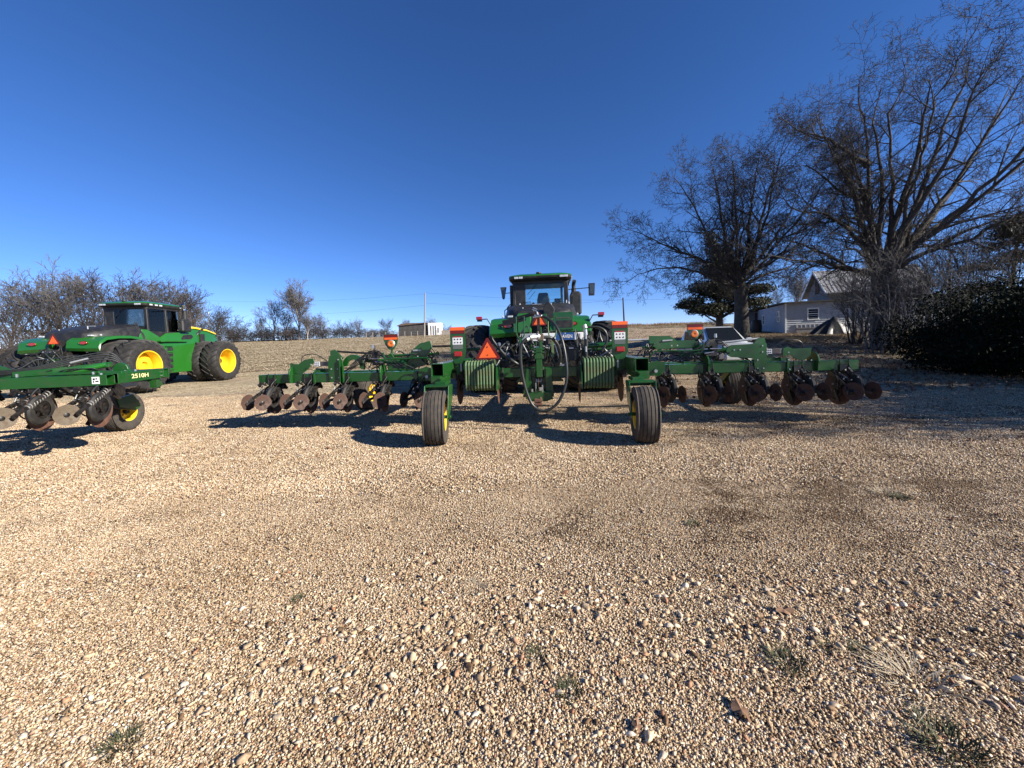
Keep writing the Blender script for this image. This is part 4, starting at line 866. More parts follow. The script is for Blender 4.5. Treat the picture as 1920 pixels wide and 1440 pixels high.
O('under_tank', MB().box((-1.1, 1.0, .90), (1.3, .5, .14)), GALV, Q_, bevel=.03)
O('wheel_arm', MB().plate([(.25, .95), (.5, .98), (1.9, .42), (1.8, .32), (.9, .56)], .06, 'yz', -.93).box((-.55, .5, .9), (.2, .3, .12)), BLACKM, Q_)
O('wheel_bracket', MB().plate([(1.35, .62), (1.75, .66), (1.95, .40), (1.8, .32), (1.4, .45)], .03, 'yz', -.90), GREEN, Q_)
implement_wheel(Q_, (-1.2, 1.9, .30), R(-4), .93)
O('wheel_arm', MB().beam((-.25, .25, .95), (-.5, .9, .78), .12, .16).beam((-.25, .3, .85), (-.42, .75, .70), .05, .08), BLACKM, Q_, bevel=.01)

# ------------------------------------------------------------------ tractors
def lug_tyre(dia, wd, rim, n_l=21):
    r = dia / 2; h = wd / 2; rc = r - .055
    prof = [(-h * .86, rim), (-h * .98, rim + (rc - rim) * .25), (-h, rim + (rc - rim) * .55), (-h * .96, rc - .06), (-h * .80, rc - .01), (-h * .4, rc + .012), (0, rc + .018),
            (h * .4, rc + .012), (h * .80, rc - .01), (h * .96, rc - .06), (h, rim + (rc - rim) * .55), (h * .98, rim + (rc - rim) * .25), (h * .86, rim)]
    mb = MB().lathe(prof, 64)
    st = 2 * math.pi / n_l
    for q in range(n_l):
        for sgn in (-1, 1):
            a0 = q * st + (st / 2 if sgn > 0 else 0); secs = []
            for t in (0, .2, .45, .75, 1.0, 1.06):
                x_ = sgn * (-.04 + t * (h + .03)); an = a0 - (t ** .85) * st * 1.35
                rb = rc - .03 - (.05 if t >= 1 else 0) - (.06 if t > 1 else 0); rt = r - .012 * (t ** 2) - (.028 if t >= 1 else 0) - (.09 if t > 1 else 0); wb = .045 / r; wt = .026 / r
                dirs = [(rb, an - wb), (rt, an - wt), (rt, an + wt), (rb, an + wb)]
                secs.append([(x_, rr * math.cos(aa), rr * math.sin(aa)) for rr, aa in dirs])
            mb.loft(secs)
    return mb.mesh('tyre', TYRE, True)
def tractor_rim(rim, wd, depth, hub_out=True):
    h = wd / 2
    mb = MB().lathe([(h * .86, rim + .03), (h * .9, rim + .02), (h * .88, rim - .02), (h * .70, rim - .03), (h * .5, rim - .06), (h * .1, rim - .07), (-h * .1, rim - .04), (-depth, rim - .07), (-depth - .01, rim * .55), (-depth + (.14 if hub_out else .0), rim * .50), (-depth + (.15 if hub_out else 0), .17), (-depth + (.02), .15), (-depth + .02, .001)], 44)
    for q in range(10):
        a = q * .628; mb.rod((-depth + .14, rim * .38 * math.cos(a), rim * .38 * math.sin(a)), (-depth + .17, rim * .38 * math.cos(a), rim * .38 * math.sin(a)), .018, 6)
    return mb.mesh('rim', YELLOW, True)
TT = lug_tyre(2.12, .74, .585); TR_OUT = tractor_rim(.585, .74, .02); TR_FRONT = tractor_rim(.60, .74, .30, False)
AXLE = MB().rod((-1.9, 0, 0), (1.9, 0, 0), .14, 16).box((0, 0, 0), (1.3, .6, .55)).mesh('axle', BLACKM, True)

def tractor(label, loc, rz, front=True, seed=1):
    G_ = GREEN_T
    t = E_('articulated_tractor', label, 'tractor', loc, rz, 'big green articulated tractors')
    for y0 in (0, 4.6):
        O('axle', AXLE, None, t, loc=(0, y0, 1.06))
        for s_ in (-1, 1):
            for x_ in (1.17, 1.97):
                e = bpy.data.objects.new('wheel', None); COL.objects.link(e); e.parent = t; e.location = (s_ * x_, y0, 1.05)
                if s_ < 0: e.rotation_euler = (0, 0, math.pi)
                e.rotation_euler.x = 0
                O('tyre', TT, None, e, rot=(x_ * 3 + y0, 0, 0)); O('rim', TR_FRONT if y0 > 1 else TR_OUT, None, e)
                if s_ < 0: e.children[0].scale = (-1, -1, 1)
    # rear frame and hitch
    O('rear_frame', MB().box((0, .2, 1.25), (.9, 2.4, .6)).box((0, -1.0, .75), (.5, .7, .16)).box((0, 1.9, 1.1), (.7, 1.4, .7)), BLACKM, t, bevel=.03)
    O('hitch_frame', MB().box((0, -1.15, 1.15), (.95, .18, .9)).beam((-.5, -1.0, .9), (-.42, -1.7, .72), .08, .14).beam((.5, -1.0, .9), (.42, -1.7, .72), .08, .14).box((0, -1.05, 1.62), (.7, .3, .14)).rod((-.55, -1.25, 1.2), (-.45, -1.5, .8), .05).rod((.55, -1.25, 1.2), (.45, -1.5, .8), .05), BLACKM, t, bevel=.01)
    O('hitch_green', MB().box((-.1, -1.26, 1.5), (.3, .06, .5)).box((.25, -1.3, 1.1), (.12, .1, .5)).rod((.0, -1.3, 1.2), (.3, -1.35, 1.45), .03).box((-.3, -1.28, .95), (.1, .05, .4)), G_, t, bevel=.006)
    O('coupler_block', MB().box((0, -1.32, 1.68), (.5, .12, .16)).box((.3, -1.30, 1.45), (.12, .1, .2)), BLACK, t, bevel=.01)
    O('coupler_caps', MB().box((-.18, -1.39, 1.70), (.05, .02, .05)).box((-.06, -1.39, 1.70), (.05, .02, .05)).box((.06, -1.39, 1.70), (.05, .02, .05)).rod((.2, -1.4, 1.7), (.2, -1.36, 1.7), .03), STEEL, t)
    O('pto_guard', MB().box((0, -1.3, .95), (.22, .1, .16)), YELLOW, t, bevel=.01)
    O('hydraulic_hose', hose_tangle(seed, 26, ((-.6, .6), (-1.75, -1.2), (.85, 1.8)), (.012, .02), .3), HOSE, t, smooth=True)
    # rear fenders: curved shells over the inner wheels with flat flap to the rear
    for s_ in (-1, 1):
        secs = []
        for y_, z_, th in ((-1.10, 1.82, .10), (-1.04, 2.08, .20), (-.80, 2.24, .07), (-.3, 2.31, .05), (.2, 2.32, .05), (.65, 2.27, .05), (1.0, 2.12, .06), (1.12, 1.95, .06)):
            xi, xo = (.30, 1.42) if y_ < -.5 else (.45, 1.40)
            secs.append([(s_ * xi, y_, z_), (s_ * xo, y_ + .04, z_ - .04), (s_ * (xo + .03), y_ + .05, z_ - .14), (s_ * (xo - .05), y_ + .07, z_ - .16), (s_ * xi, y_ + .09, z_ - th)])
        O('fender', MB().loft(secs), G_, t, smooth=True)
        O('tail_lamp', MB().lathe([(0, .001), (.0, .09), (.03, .11), (.05, .11)], 20, 'y', M4=Matrix.Diagonal((1.35, 1, .55)), c=(s_ * .90, -1.085, 2.0)), REDL, t, smooth=True)
        O('lamp_bezel', MB().lathe([(0.02, .11), (.0, .125), (.04, .13)], 20, 'y', M4=Matrix.Diagonal((1.35, 1, .6)), c=(s_ * .90, -1.08, 2.0)), G_, t, smooth=True)
        O('work_lamp', MB().box((s_ * .85, -.72, 2.28), (.16, .12, .06)).box((s_ * 1.1, -.6, 2.30), (.06, .06, .06)), CLEAR, t, bevel=.015)
        if not front: O('marker_arm', MB().tube([(s_ * 1.3, -.95, 2.0), (s_ * 1.42, -1.0, 2.08), (s_ * 1.5, -1.0, 2.22), (s_ * 1.72, -1.0, 2.22)], .016, 6).box((s_ * 1.72, -1.0, 2.18), (.14, .08, .05)), BLACK, t)
        if not front: O('marker_lamp', MB().box((s_ * 1.73, -1.02, 2.25), (.17, .09, .09)), REDL, t, bevel=.012)
    # black deck between the fenders, rising to the cab
    secs = []
    for y_, z_, hw in ((-.85, 2.22, .60), (-.80, 2.40, .75), (-.55, 2.52, .95), (0, 2.62, 1.10), (.6, 2.74, 1.14), (1.05, 2.80, 1.16), (1.18, 2.55, 1.2), (1.2, 2.0, 1.0)):
        secs.append([(-hw, y_, z_ - .30), (-hw * .93, y_, z_ - .08), (-hw * .75, y_, z_), (hw * .75, y_, z_), (hw * .93, y_, z_ - .08), (hw, y_, z_ - .30), (hw * .9, y_, 1.7), (-hw * .9, y_, 1.7)])
    O('rear_deck', MB().loft(secs), BLACK, t, smooth=True)
    O('deck_seam', MB().box((0, -.1, 2.665), (1.3, .02, .01)).box((.0, .5, 2.775), (1.6, .02, .01)).tube([(-.6, .2, 2.72), (-.6, .25, 2.78), (-.3, .3, 2.8), (-.28, .3, 2.72)], .012, 6), BLACKM, t)
    O('deck_fittings', MB().rod((.35, -.3, 2.5), (.35, -.3, 2.66), .02).rod((-.5, -.5, 2.45), (-.5, -.5, 2.56), .02).box((-.1, .3, 2.71), (.3, .06, .03)), GALV, t)
    O('side_tank', MB().loft([[(s2, .95, 1.75), (s2, .95, 2.35), (s2, 1.1, 2.60), (s2, 1.45, 2.58), (s2, 1.95, 2.32), (s2, 2.2, 2.1), (s2, 2.2, 1.75)] for s2 in (-1.15, 1.15)]), G_, t, bevel=.05)
    # cab
    x0, x1, y0, y1, z0, z1 = -.86, .86, 1.25, 3.05, 2.30, 3.62
    O('cab_floor', MB().box((0, (y0 + y1) / 2, 2.35), (1.9, 1.9, .35)), BLACK, t, bevel=.03)
    mb = MB()
    for px_, py_, tx_, ty_ in ((-.93, y0, -.88, y0 + .05), (.93, y0, .88, y0 + .05), (-.95, 2.25, -.90, 2.25), (.95, 2.25, .90, 2.25), (-.78, y1, -.76, y1 - .12), (.78, y1, .76, y1 - .12)):
        mb.beam((px_, py_, 2.4), (tx_, ty_, 3.62), .09, .10, up=(0, 1, 0))
    mb.box((0, y0 + .03, 2.60), (1.8, .09, .22)).box((0, y0 + .03, 3.56), (1.8, .09, .14)).box((0, y1 - .1, 2.50), (1.6, .06, .1)).box((-.92, 2.15, 3.57), (.08, 1.8, .10)).box((.92, 2.15, 3.57), (.08, 1.8, .10))
    mb.box((-.70, y0 + .01, 3.05), (.38, .05, 1.0)).box((.86, y0 + .02, 3.1), (.14, .06, 1.0))
    O('cab_frame', mb, BLACK, t, bevel=.012)
    O('rear_window', MB().box((.05, y0 - .0, 3.08), (1.7, .012, .95)), GLASS, t); O('windscreen', MB().box((0, y1 - .05, 3.05), (1.5, .012, 1.1)), GLASS, t)
    for s_ in (-1, 1): 
        O('side_window', MB().box((s_ * .925, 1.75, 3.05), (.012, .9, 1.05)), GLASS, t); O('door_window', MB().plate([(2.33, 2.45), (2.95, 2.45), (3.0, 2.7), (2.93, 3.55), (2.33, 3.55)], .012, 'yz', s_ * .90), GLASS, t)
    O('wiper', MB().rod((-.1, y0 - .03, 3.5), (-.45, y0 - .03, 3.15), .008, 5).rod((-.25, y1, 3.5), (-.5, y1, 3.2), .008, 5), BLACKM, t)
    O('seat', MB().box((.08, 1.95, 2.72), (.5, .5, .14)).loft([[(-.14, 1.72, 2.75), (.30, 1.72, 2.75), (.30, 1.82, 2.75), (-.14, 1.82, 2.75)], [(-.14, 1.64, 3.0), (.30, 1.64, 3.0), (.30, 1.76, 3.0), (-.14, 1.76, 3.0)], [(-.08, 1.60, 3.24), (.24, 1.60, 3.24), (.24, 1.68, 3.24), (-.08, 1.68, 3.24)]]).box((-.28, 1.85, 2.9), (.08, .35, .07)).box((.44, 1.9, 2.88), (.12, .5, .08)).rod((.08, 1.95, 2.5), (.08, 1.95, 2.7), .12), SEATM, t, bevel=.03)
    O('armrest_screen', MB().box((.62, 2.4, 3.0), (.3, .04, .22), (.1, 0, .2)).rod((.55, 2.3, 2.6), (.6, 2.4, 2.95), .025), BLACK, t, bevel=.01)
    O('steering_wheel', MB().lathe([(-.015, .17), (0, .19), (.015, .17), (0, .155), (-.015, .17)], 24, 'y', M4=Matrix.Rotation(R(50), 4, 'X'), c=(.05, 2.62, 2.98)).rod((.05, 2.75, 2.5), (.05, 2.62, 2.98), .04), BLACK, t, smooth=True)
    rs_ = []
    for z_, ix, ry, fy in ((3.60, 1.0, 1.08, 3.22), (3.66, 1.05, 1.0, 3.34), (3.74, 1.06, .98, 3.40)):
        rs_.append([(-ix + .15, ry, z_), (ix - .15, ry, z_), (ix, ry + .15, z_), (ix, fy - .3, z_), (ix - .2, fy, z_), (-ix + .2, fy, z_), (-ix, fy - .3, z_), (-ix, ry + .15, z_)])
    O('roof_underside', MB().loft(rs_), BLACK, t, bevel=.015)
    rs_ = []
    for z_, ix, ry, fy in ((3.742, 1.06, 1.02, 3.42), (3.79, 1.04, 1.05, 3.38), (3.84, .86, 1.2, 3.15), (3.86, .6, 1.5, 2.9)):
        rs_.append([(-ix + .18, ry, z_), (ix - .18, ry, z_), (ix, ry + .15, z_), (ix, fy - .35, z_), (ix - .25, fy, z_), (-ix + .25, fy, z_), (-ix, fy - .35, z_), (-ix, ry + .15, z_)])
    O('cab_roof', MB().loft(rs_), G_, t, smooth=True)
    for lx, ly in ((-.8, .985), (.72, .985), (.86, .985), (-.65, .985), (1.062, 1.35), (1.062, 1.62), (1.062, 1.85), (1.062, 3.0), (-1.062, 1.35), (-1.062, 1.62)):
        side = abs(lx) > 1; O('roof_lamp', MB().box((lx, ly, 3.69), (.02 if side else .13, .15 if side else .02, .07)), CLEAR, t, bevel=.006)
    O('antenna_dome', MB().lathe([(3.86, .09), (3.90, .08), (3.91, .001)], 16, 'z', (-.05, 1.3, 0)), BLACK, t, smooth=True)
    for s_ in (-1, 1):
        O('mirror_arm', MB().rod((s_ * .9, 3.05, 3.5), (s_ * (1.78 if s_ > 0 else 1.5), 2.75, 3.5 if s_ > 0 else 3.42), .016, 6), BLACK, t)
        if front: continue
        xm = s_ * (1.88 if s_ > 0 else 1.45)
        O('mirror', MB().loft([[(xm - .12, 2.7, 3.66), (xm + .12, 2.7, 3.66), (xm + .12, 2.78, 3.66), (xm - .12, 2.78, 3.66)], [(xm - s_ * .04 - .08, 2.68, 3.2), (xm + s_ * .03 + .06, 2.68, 3.2), (xm + s_ * .03 + .06, 2.76, 3.2), (xm - s_ * .04 - .08, 2.76, 3.2)]]), BLACK, t, bevel=.01)
        O('mirror_glass', MB().plate([(xm - .095, 3.61), (xm + .095, 3.61), (xm + .06, 3.25), (xm - .06, 3.25)], .004, 'xz', 2.685), MIRR, t)
    # exhaust stack and intake on the right, ladder guard on the left
    ix_, zi_ = (1.36, 3.05) if front else (1.52, 3.30)
    O('air_intake', MB().loft([[(1.08, 3.05, z_), (ix_, 3.05, z_), (ix_, 3.6, z_), (1.08, 3.6, z_)] for z_ in (2.55, zi_)] + [[(1.14, 3.12, zi_ + .14), (ix_ - .06, 3.12, zi_ + .14), (ix_ - .06, 3.5, zi_ + .14), (1.14, 3.5, zi_ + .14)]]), BLACK, t, bevel=.05)
    O('exhaust_pipe', MB().tube(curve_pts([(1.24, 3.35, 3.1), (1.24, 3.35, 3.5), (1.24, 3.33, 3.72), (1.27, 3.22, 3.86)], 4), .075, 14), CHROME if front else BLACK, t, smooth=True)
    O('exhaust_guard', MB().rod((1.24, 3.35, 3.12), (1.24, 3.35, 3.58), .095, 14), BLACK, t, smooth=True)
    O('left_column', MB().box((-1.12, 2.7, 3.2), (.14, .25, 1.0)), BLACK, t, bevel=.02)
    O('side_rail', MB().tube([(-1.28, 2.5, 2.5), (-1.3, 2.5, 2.85), (-1.18, 2.5, 2.98)], .02, 6).tube([(-1.4, 2.5, 2.45), (-1.4, 2.5, 2.75), (-1.18, 2.5, 2.9)], .02, 6).rod((-1.0, 2.75, 3.55), (-.9, 2.75, 3.55), .02), BLACK, t)
    O('ladder_detail', MB().box((-1.0, 2.55, 2.95), (.02, .1, .55)).box((-1.0, 2.55, 3.4), (.03, .05, .2)).rod((-.72, 1.2, 2.76), (-.72, 1.2, 2.86), .03, 8).rod((.86, 1.15, 2.76), (.86, 1.15, 2.9), .02, 8).rod((.95, 1.15, 2.76), (.93, 1.15, 2.84), .03, 8), BLACKM if front else CLEAR, t)
    # engine hood and front body
    secs = []
    for y_, zt, hw in ((2.2, 2.30, .80), (3.0, 2.40, .84), (3.25, 2.74, .97), (3.6, 2.86, .92), (4.6, 2.88, .78), (5.6, 2.78, .72), (6.3, 2.62, .66), (6.5, 2.3, .62)):
        secs.append([(-hw, y_, 1.3), (-hw, y_, zt - .42), (-hw * .86, y_, zt - .1), (-hw * .55, y_, zt), (hw * .55, y_, zt), (hw * .86, y_, zt - .1), (hw, y_, zt - .42), (hw, y_, 1.3)])
    O('hood', MB().loft(secs), G_, t, smooth=True)
    secs = [[(-.64, y_, 1.3), (-.64, y_, zt - .15), (-.4, y_, zt), (.4, y_, zt), (.64, y_, zt - .15), (.64, y_, 1.3)] for y_, zt in ((6.35, 2.62), (6.62, 2.45), (6.75, 1.9))]
    O('grille', MB().loft(secs), BLACK, t, bevel=.02)
    for s_ in (-1, 1):
        O('yellow_stripe', MB().loft([[(s_ * .42, y_, z_ + .03), (s_ * (hw * .88), y_, z_ - .05), (s_ * (hw * .93), y_, z_ - .13), (s_ * .42, y_, z_ - .02)] for y_, z_, hw in ((4.0, 2.88, .87), (4.6, 2.90, .80), (5.6, 2.80, .74), (6.3, 2.64, .68))]), YELLOW, t)
        # stepped side panel with louvres
        pan = [(1.95, .62), (3.55, .62), (3.62, 1.3), (3.9, 2.0), (4.3, 2.45), (3.6, 2.55), (2.4, 2.45), (1.95, 2.2), (1.75, 1.75)]
        O('side_panel', MB().add([(s_ * (1.02), a, b) for a, b in pan] + [(s_ * (1.24 if b < 2.1 else 1.12), a, b) for a, b in pan], [tuple(range(9))[::-1], tuple(range(9, 18))] + [(i_, (i_ + 1) % 9, (i_ + 1) % 9 + 9, i_ + 9) for i_ in range(9)]), G_, t, bevel=.03)
        O('step_recess', MB().box((s_ * 1.255, 2.25, 1.25), (.03, .42, 1.1)), G_, t, bevel=.01)
        mb = MB()
        for q in range(4):
            z_ = .82 + q * .27; mb.box((s_ * 1.275, 2.25 + .02 * q, z_ + .09), (.02, .34, .15), (0, 0, 0))
        O('steps', mb, BLACK, t, bevel=.01)
        mb = MB()
        for q in range(5): mb.box((s_ * 1.29, 2.25, .77 + q * .27), (.03, .40, .025))
        O('step_bars', mb, GREEN, t)
        hx = [(3.1, 2.22), (3.3, 2.40), (3.75, 2.42), (3.85, 2.32), (3.65, 2.14), (3.15, 2.14)]
        O('intake_grille', MB().plate(hx, .02, 'yz', s_ * 1.19), BLACK, t)
        O('panel_shelf', MB().box((s_ * 1.2, 2.55, 2.08), (.28, 1.5, .06)).box((s_ * 1.33, 1.9, 2.06), (.03, .2, .04)), G_, t, bevel=.015)
        O('front_fender_bar', MB().tube([(s_ * 1.05, 4.1, 2.2), (s_ * 1.1, 4.3, 2.5), (s_ * 1.1, 4.7, 2.78)], .05, 8), BLACK, t)
        O('hood_side_grille', MB().box((s_ * .80, 5.0, 2.25), (.02, .35, .5)), BLACK, t)
    O('orange_tag', MB().box((.955, 2.9, 2.62), (.01, .14, .06)), CREAM, t)
    smv(t, .0, -1.2, 1.97, .42); O('triangle_post', MB().box((0, -1.0, 2.0), (.05, .16, .2)), BLACKM, t)
    return t
tl = tractor('green articulated tractor with dual yellow-rimmed wheels parked on the grass at far left', (-16.85, 15.35, .04), R(3), True, 91)
for ch in tl.children:      # this tractor's cab sits a little further forward
    if ch.name.split('.')[0] in ('cab_frame', 'rear_window', 'windscreen', 'side_window', 'door_window', 'wiper', 'seat', 'armrest_screen', 'steering_wheel', 'roof_underside', 'cab_roof', 'roof_lamp', 'antenna_dome', 'cab_floor', 'orange_tag'): ch.location.y += .32; ch.location.x += .12; ch.scale.x = .95
tc = tractor('green articulated tractor seen from behind, black cab facing away beyond the centre toolbar', (.92, 12.0, .02), R(-6), False, 12)
O('rear_panel', MB().box((.67, -1.08, 2.08), (.56, .05, .50)).box((.16, -1.05, 2.15), (.12, .1, .3)), GREEN, tc, bevel=.01)
O('rear_panel_print', MB().box((.70, -1.11, 2.00), (.42, .006, .2)), BLACK, tc)
mb = MB()
for q in range(7): mb.box((.50 + q * .055, -1.112, 2.17), (.032, .006, .028))
O('rear_panel_marks', mb, RUSTP, tc)
O('boom_mast', MB().loft([[(.16, -.9, 1.8), (.34, -.9, 1.8), (.34, -.8, 1.8), (.16, -.8, 1.8)], [(.12, -.9, 2.5), (.45, -.9, 2.45), (.45, -.8, 2.45), (.12, -.8, 2.5)], [(.2, -.9, 2.62), (.3, -.9, 2.66), (.3, -.8, 2.66), (.2, -.8, 2.62)]]), BLACK, tc, bevel=.02)
O('fender_box', MB().box((-.42, -1.12, 2.05), (.40, .12, .56)).box((-.68, -1.12, 2.0), (.10, .1, .44)), GREEN_T, tc, bevel=.03)

# ------------------------------------------------------------------ silver pickup / SUV facing the camera
SILV = M('silver_car_paint', (0.50, 0.53, 0.57), .3, .3, coat=.4)
CARGL = M('car_glass', (0.008, 0.010, 0.012), .12, spec=.25)
c = E_('parked_suv', 'silver SUV facing the camera behind the right wing of the toolbar', 'car', (9.55, 18.0, zf(9.5, 18.0) + .08), R(178))
secs = []   # along local y: front = -y after rotation -> build front at +y
prof = [(-2.35, .55, .95, .86), (-2.2, .5, 1.12, .94), (.6, .45, 1.12, .97), (1.0, .42, 1.12, .97), (1.5, .42, 1.08, .96), (2.2, .45, 1.0, .92), (2.42, .5, .88, .84), (2.5, .55, .7, .76)]
for y_, zb, zt, hw in prof: secs.append([(-hw * .96, y_, zb), (-hw, y_, (zb + zt) / 2), (-hw * .97, y_, zt - .08), (-hw * .86, y_, zt), (0, y_, zt + .03), (hw * .86, y_, zt), (hw * .97, y_, zt - .08), (hw, y_, (zb + zt) / 2), (hw * .96, y_, zb)])
O('body', MB().loft(secs), SILV, c, smooth=True)
secs = []
for y_, zt, hw in ((-2.1, 1.2, .80), (-1.7, 1.78, .70), (-.2, 1.86, .71), (.25, 1.82, .69), (1.05, 1.12, .83)): secs.append([(-hw - .06, y_ if y_ > 0 else y_, 1.1), (-hw, y_, zt - .05), (-hw * .85, y_, zt), (hw * .85, y_, zt), (hw, y_, zt - .05), (hw + .06, y_, 1.1)])
O('cabin', MB().loft(secs), SILV, c, smooth=True)
O('windscreen', MB().add([(-.74, .99, 1.185), (.74, .99, 1.185), (.61, .32, 1.775), (-.61, .32, 1.775), (-.74, 1.0, 1.20), (.74, 1.0, 1.20), (.61, .35, 1.79), (-.61, .35, 1.79)], [(0, 1, 2, 3), (4, 5, 6, 7), (0, 1, 5, 4), (2, 3, 7, 6), (1, 2, 6, 5), (3, 0, 4, 7)]), CARGL, c)
for s_ in (-1, 1):
    O('side_window', MB().plate([(-1.7, 1.25), (.55, 1.25), (.15, 1.7), (-1.55, 1.68)], .01, 'yz', s_ * .765), CARGL, c)
    O('door_mirror', MB().box((s_ * 1.1, .75, 1.22), (.22, .1, .16)).box((s_ * .95, .75, 1.18), (.15, .05, .04)), SILV, c, bevel=.03)
    O('headlight', MB().box((s_ * .70, 2.42, .80), (.32, .12, .17)), CLEAR, c, bevel=.03)
    for y_ in (-1.5, 1.55):
        e = bpy.data.objects.new('wheel', None); COL.objects.link(e); e.parent = c; e.location = (s_ * .84, y_, .37)
        O('tyre', MB().lathe([(-.12, .22), (-.13, .33), (-.09, .37), (.09, .37), (.13, .33), (.12, .22)], 28), TYRE, e, smooth=True); O('rim', MB().lathe([(.10, .22), (.11, .2), (.08, .05), (.09, .001)], 20).lathe([(-.10, .22), (-.11, .2), (-.08, .05), (-.09, .001)], 20), GALV, e, smooth=True)
mb = MB()
for q in range(5): mb.box((0, 2.5, .66 + q * .055), (.95, .05, .02))
O('grille', mb, STEEL, c); O('grille_back', MB().box((0, 2.46, .77), (1.0, .06, .28)), BLACK, c); O('bumper', MB().box((0, 2.5, .5), (1.7, .2, .2)), GALV, c, bevel=.04)
O('number_plate', MB().box((0, 2.61, .5), (.3, .01, .14)), WHITE, c); O('wiper', MB().rod((-.1, 1.04, 1.2), (.5, .95, 1.26), .01, 5), BLACK, c)
O('roof_rack', MB().rod((-.6, -1.6, 1.88), (-.6, .1, 1.90), .02, 6).rod((.6, -1.6, 1.88), (.6, .1, 1.90), .02, 6), BLACK, c)
# ------------------------------------------------------------------ trees
BARK = M('grey_bark', (0.048, 0.040, 0.033), .9, dirt=(0.10, 0.088, 0.072), dscale=3, damt=(.45, .75), bump=.8, bscale=12)
TWIG = M('twig_brown', (0.038, 0.032, 0.028), .85)
TWIGP = M('pale_twigs', (0.125, 0.115, 0.108), .85)
TWIGR = M('reddish_twigs', (0.095, 0.075, 0.064), .85)
PALEB = M('pale_bark', (0.36, 0.32, 0.27), .85, dirt=(.18, .15, .12), dscale=2)

def interp(P, t):
    s_ = t * (len(P) - 1); k = min(int(s_), len(P) - 2); f = s_ - k
    return P[k] * (1 - f) + P[k + 1] * f, P[min(k + 1, len(P) - 1)] - P[k]

def grow(rg, lines, P0, D, L_, r, lev, mx, cfg):
    n_ = (6, 5, 4, 4, 3)[min(lev, 4)]; pts = [P0]; d = D / np.linalg.norm(D); cur = P0
    for _ in range(n_ - 1):
        d = d + rg.normal(0, cfg['wig'], 3) + np.array([0, 0, cfg['up'][min(lev, len(cfg['up']) - 1)]]); d /= np.linalg.norm(d)
        cur = cur + d * L_ / (n_ - 1); pts.append(cur)
    rr = [max(cfg['rmin'], r * (1 - .75 * k / (n_ - 1))) for k in range(n_)]
    lines.append((pts, rr, lev))
    if lev < mx: sprout(rg, lines, pts, rr, L_, lev, mx, cfg, cfg.get('t0', .22) if lev == 0 else .22)

def sprout(rg, lines, pts, rr, L_, lev, mx, cfg, t0=.22):
    nc = cfg['n'][min(lev, len(cfg['n']) - 1)]; nc = max(1, int(nc * rg.uniform(.75, 1.25)))
    az = rg.uniform(0, 6.28)
    for k in range(nc):
        t = t0 + (1 - t0) * ((k + rg.uniform(0, 1)) / nc) ** .8; t = min(t, 1)
        p_, d_ = interp(pts, t); d_ = d_ / (np.linalg.norm(d_) + 1e-9)
        a = np.cross(d_, [.3, .2, 1.0]); a /= np.linalg.norm(a) + 1e-9; b = np.cross(d_, a); az += 2.4 + rg.normal(0, .5)
        side = a * math.cos(az) + b * math.sin(az); an = R(rg.uniform(*cfg['ang']))
        nd = d_ * math.cos(an) + side * math.sin(an)
        r_ = rr[min(int(t * (len(rr) - 1)), len(rr) - 1)]; r_ = min(r_, .008 + L_ * .015)
        grow(rg, lines, p_, nd, L_ * cfg['len'][min(lev, len(cfg['len']) - 1)] * (1.0 - .22 * t) * rg.uniform(.7, 1.25), max(cfg['rmin'] * (1 + .45 * (mx - lev - 1)), r_ * rg.uniform(.42, .62)), lev + 1, mx, cfg)

def finish_tree(root, lines, bark, twig, thick=.028, trunk_name='trunk'):
    t_ = [(a, b) for a, b, l_ in lines if b[0] >= thick]; c_ = [(a, b) for a, b, l_ in lines if b[0] < thick]
    org = np.array(root.location[:])
    sh = lambda Q: [([p - org for p in a], b) for a, b in Q]
    if t_: O(trunk_name, bulk_mesh(trunk_name, sh(t_), bark), None, root)
    if c_: O('crown', bulk_mesh('crown', sh(c_), twig), None, root)

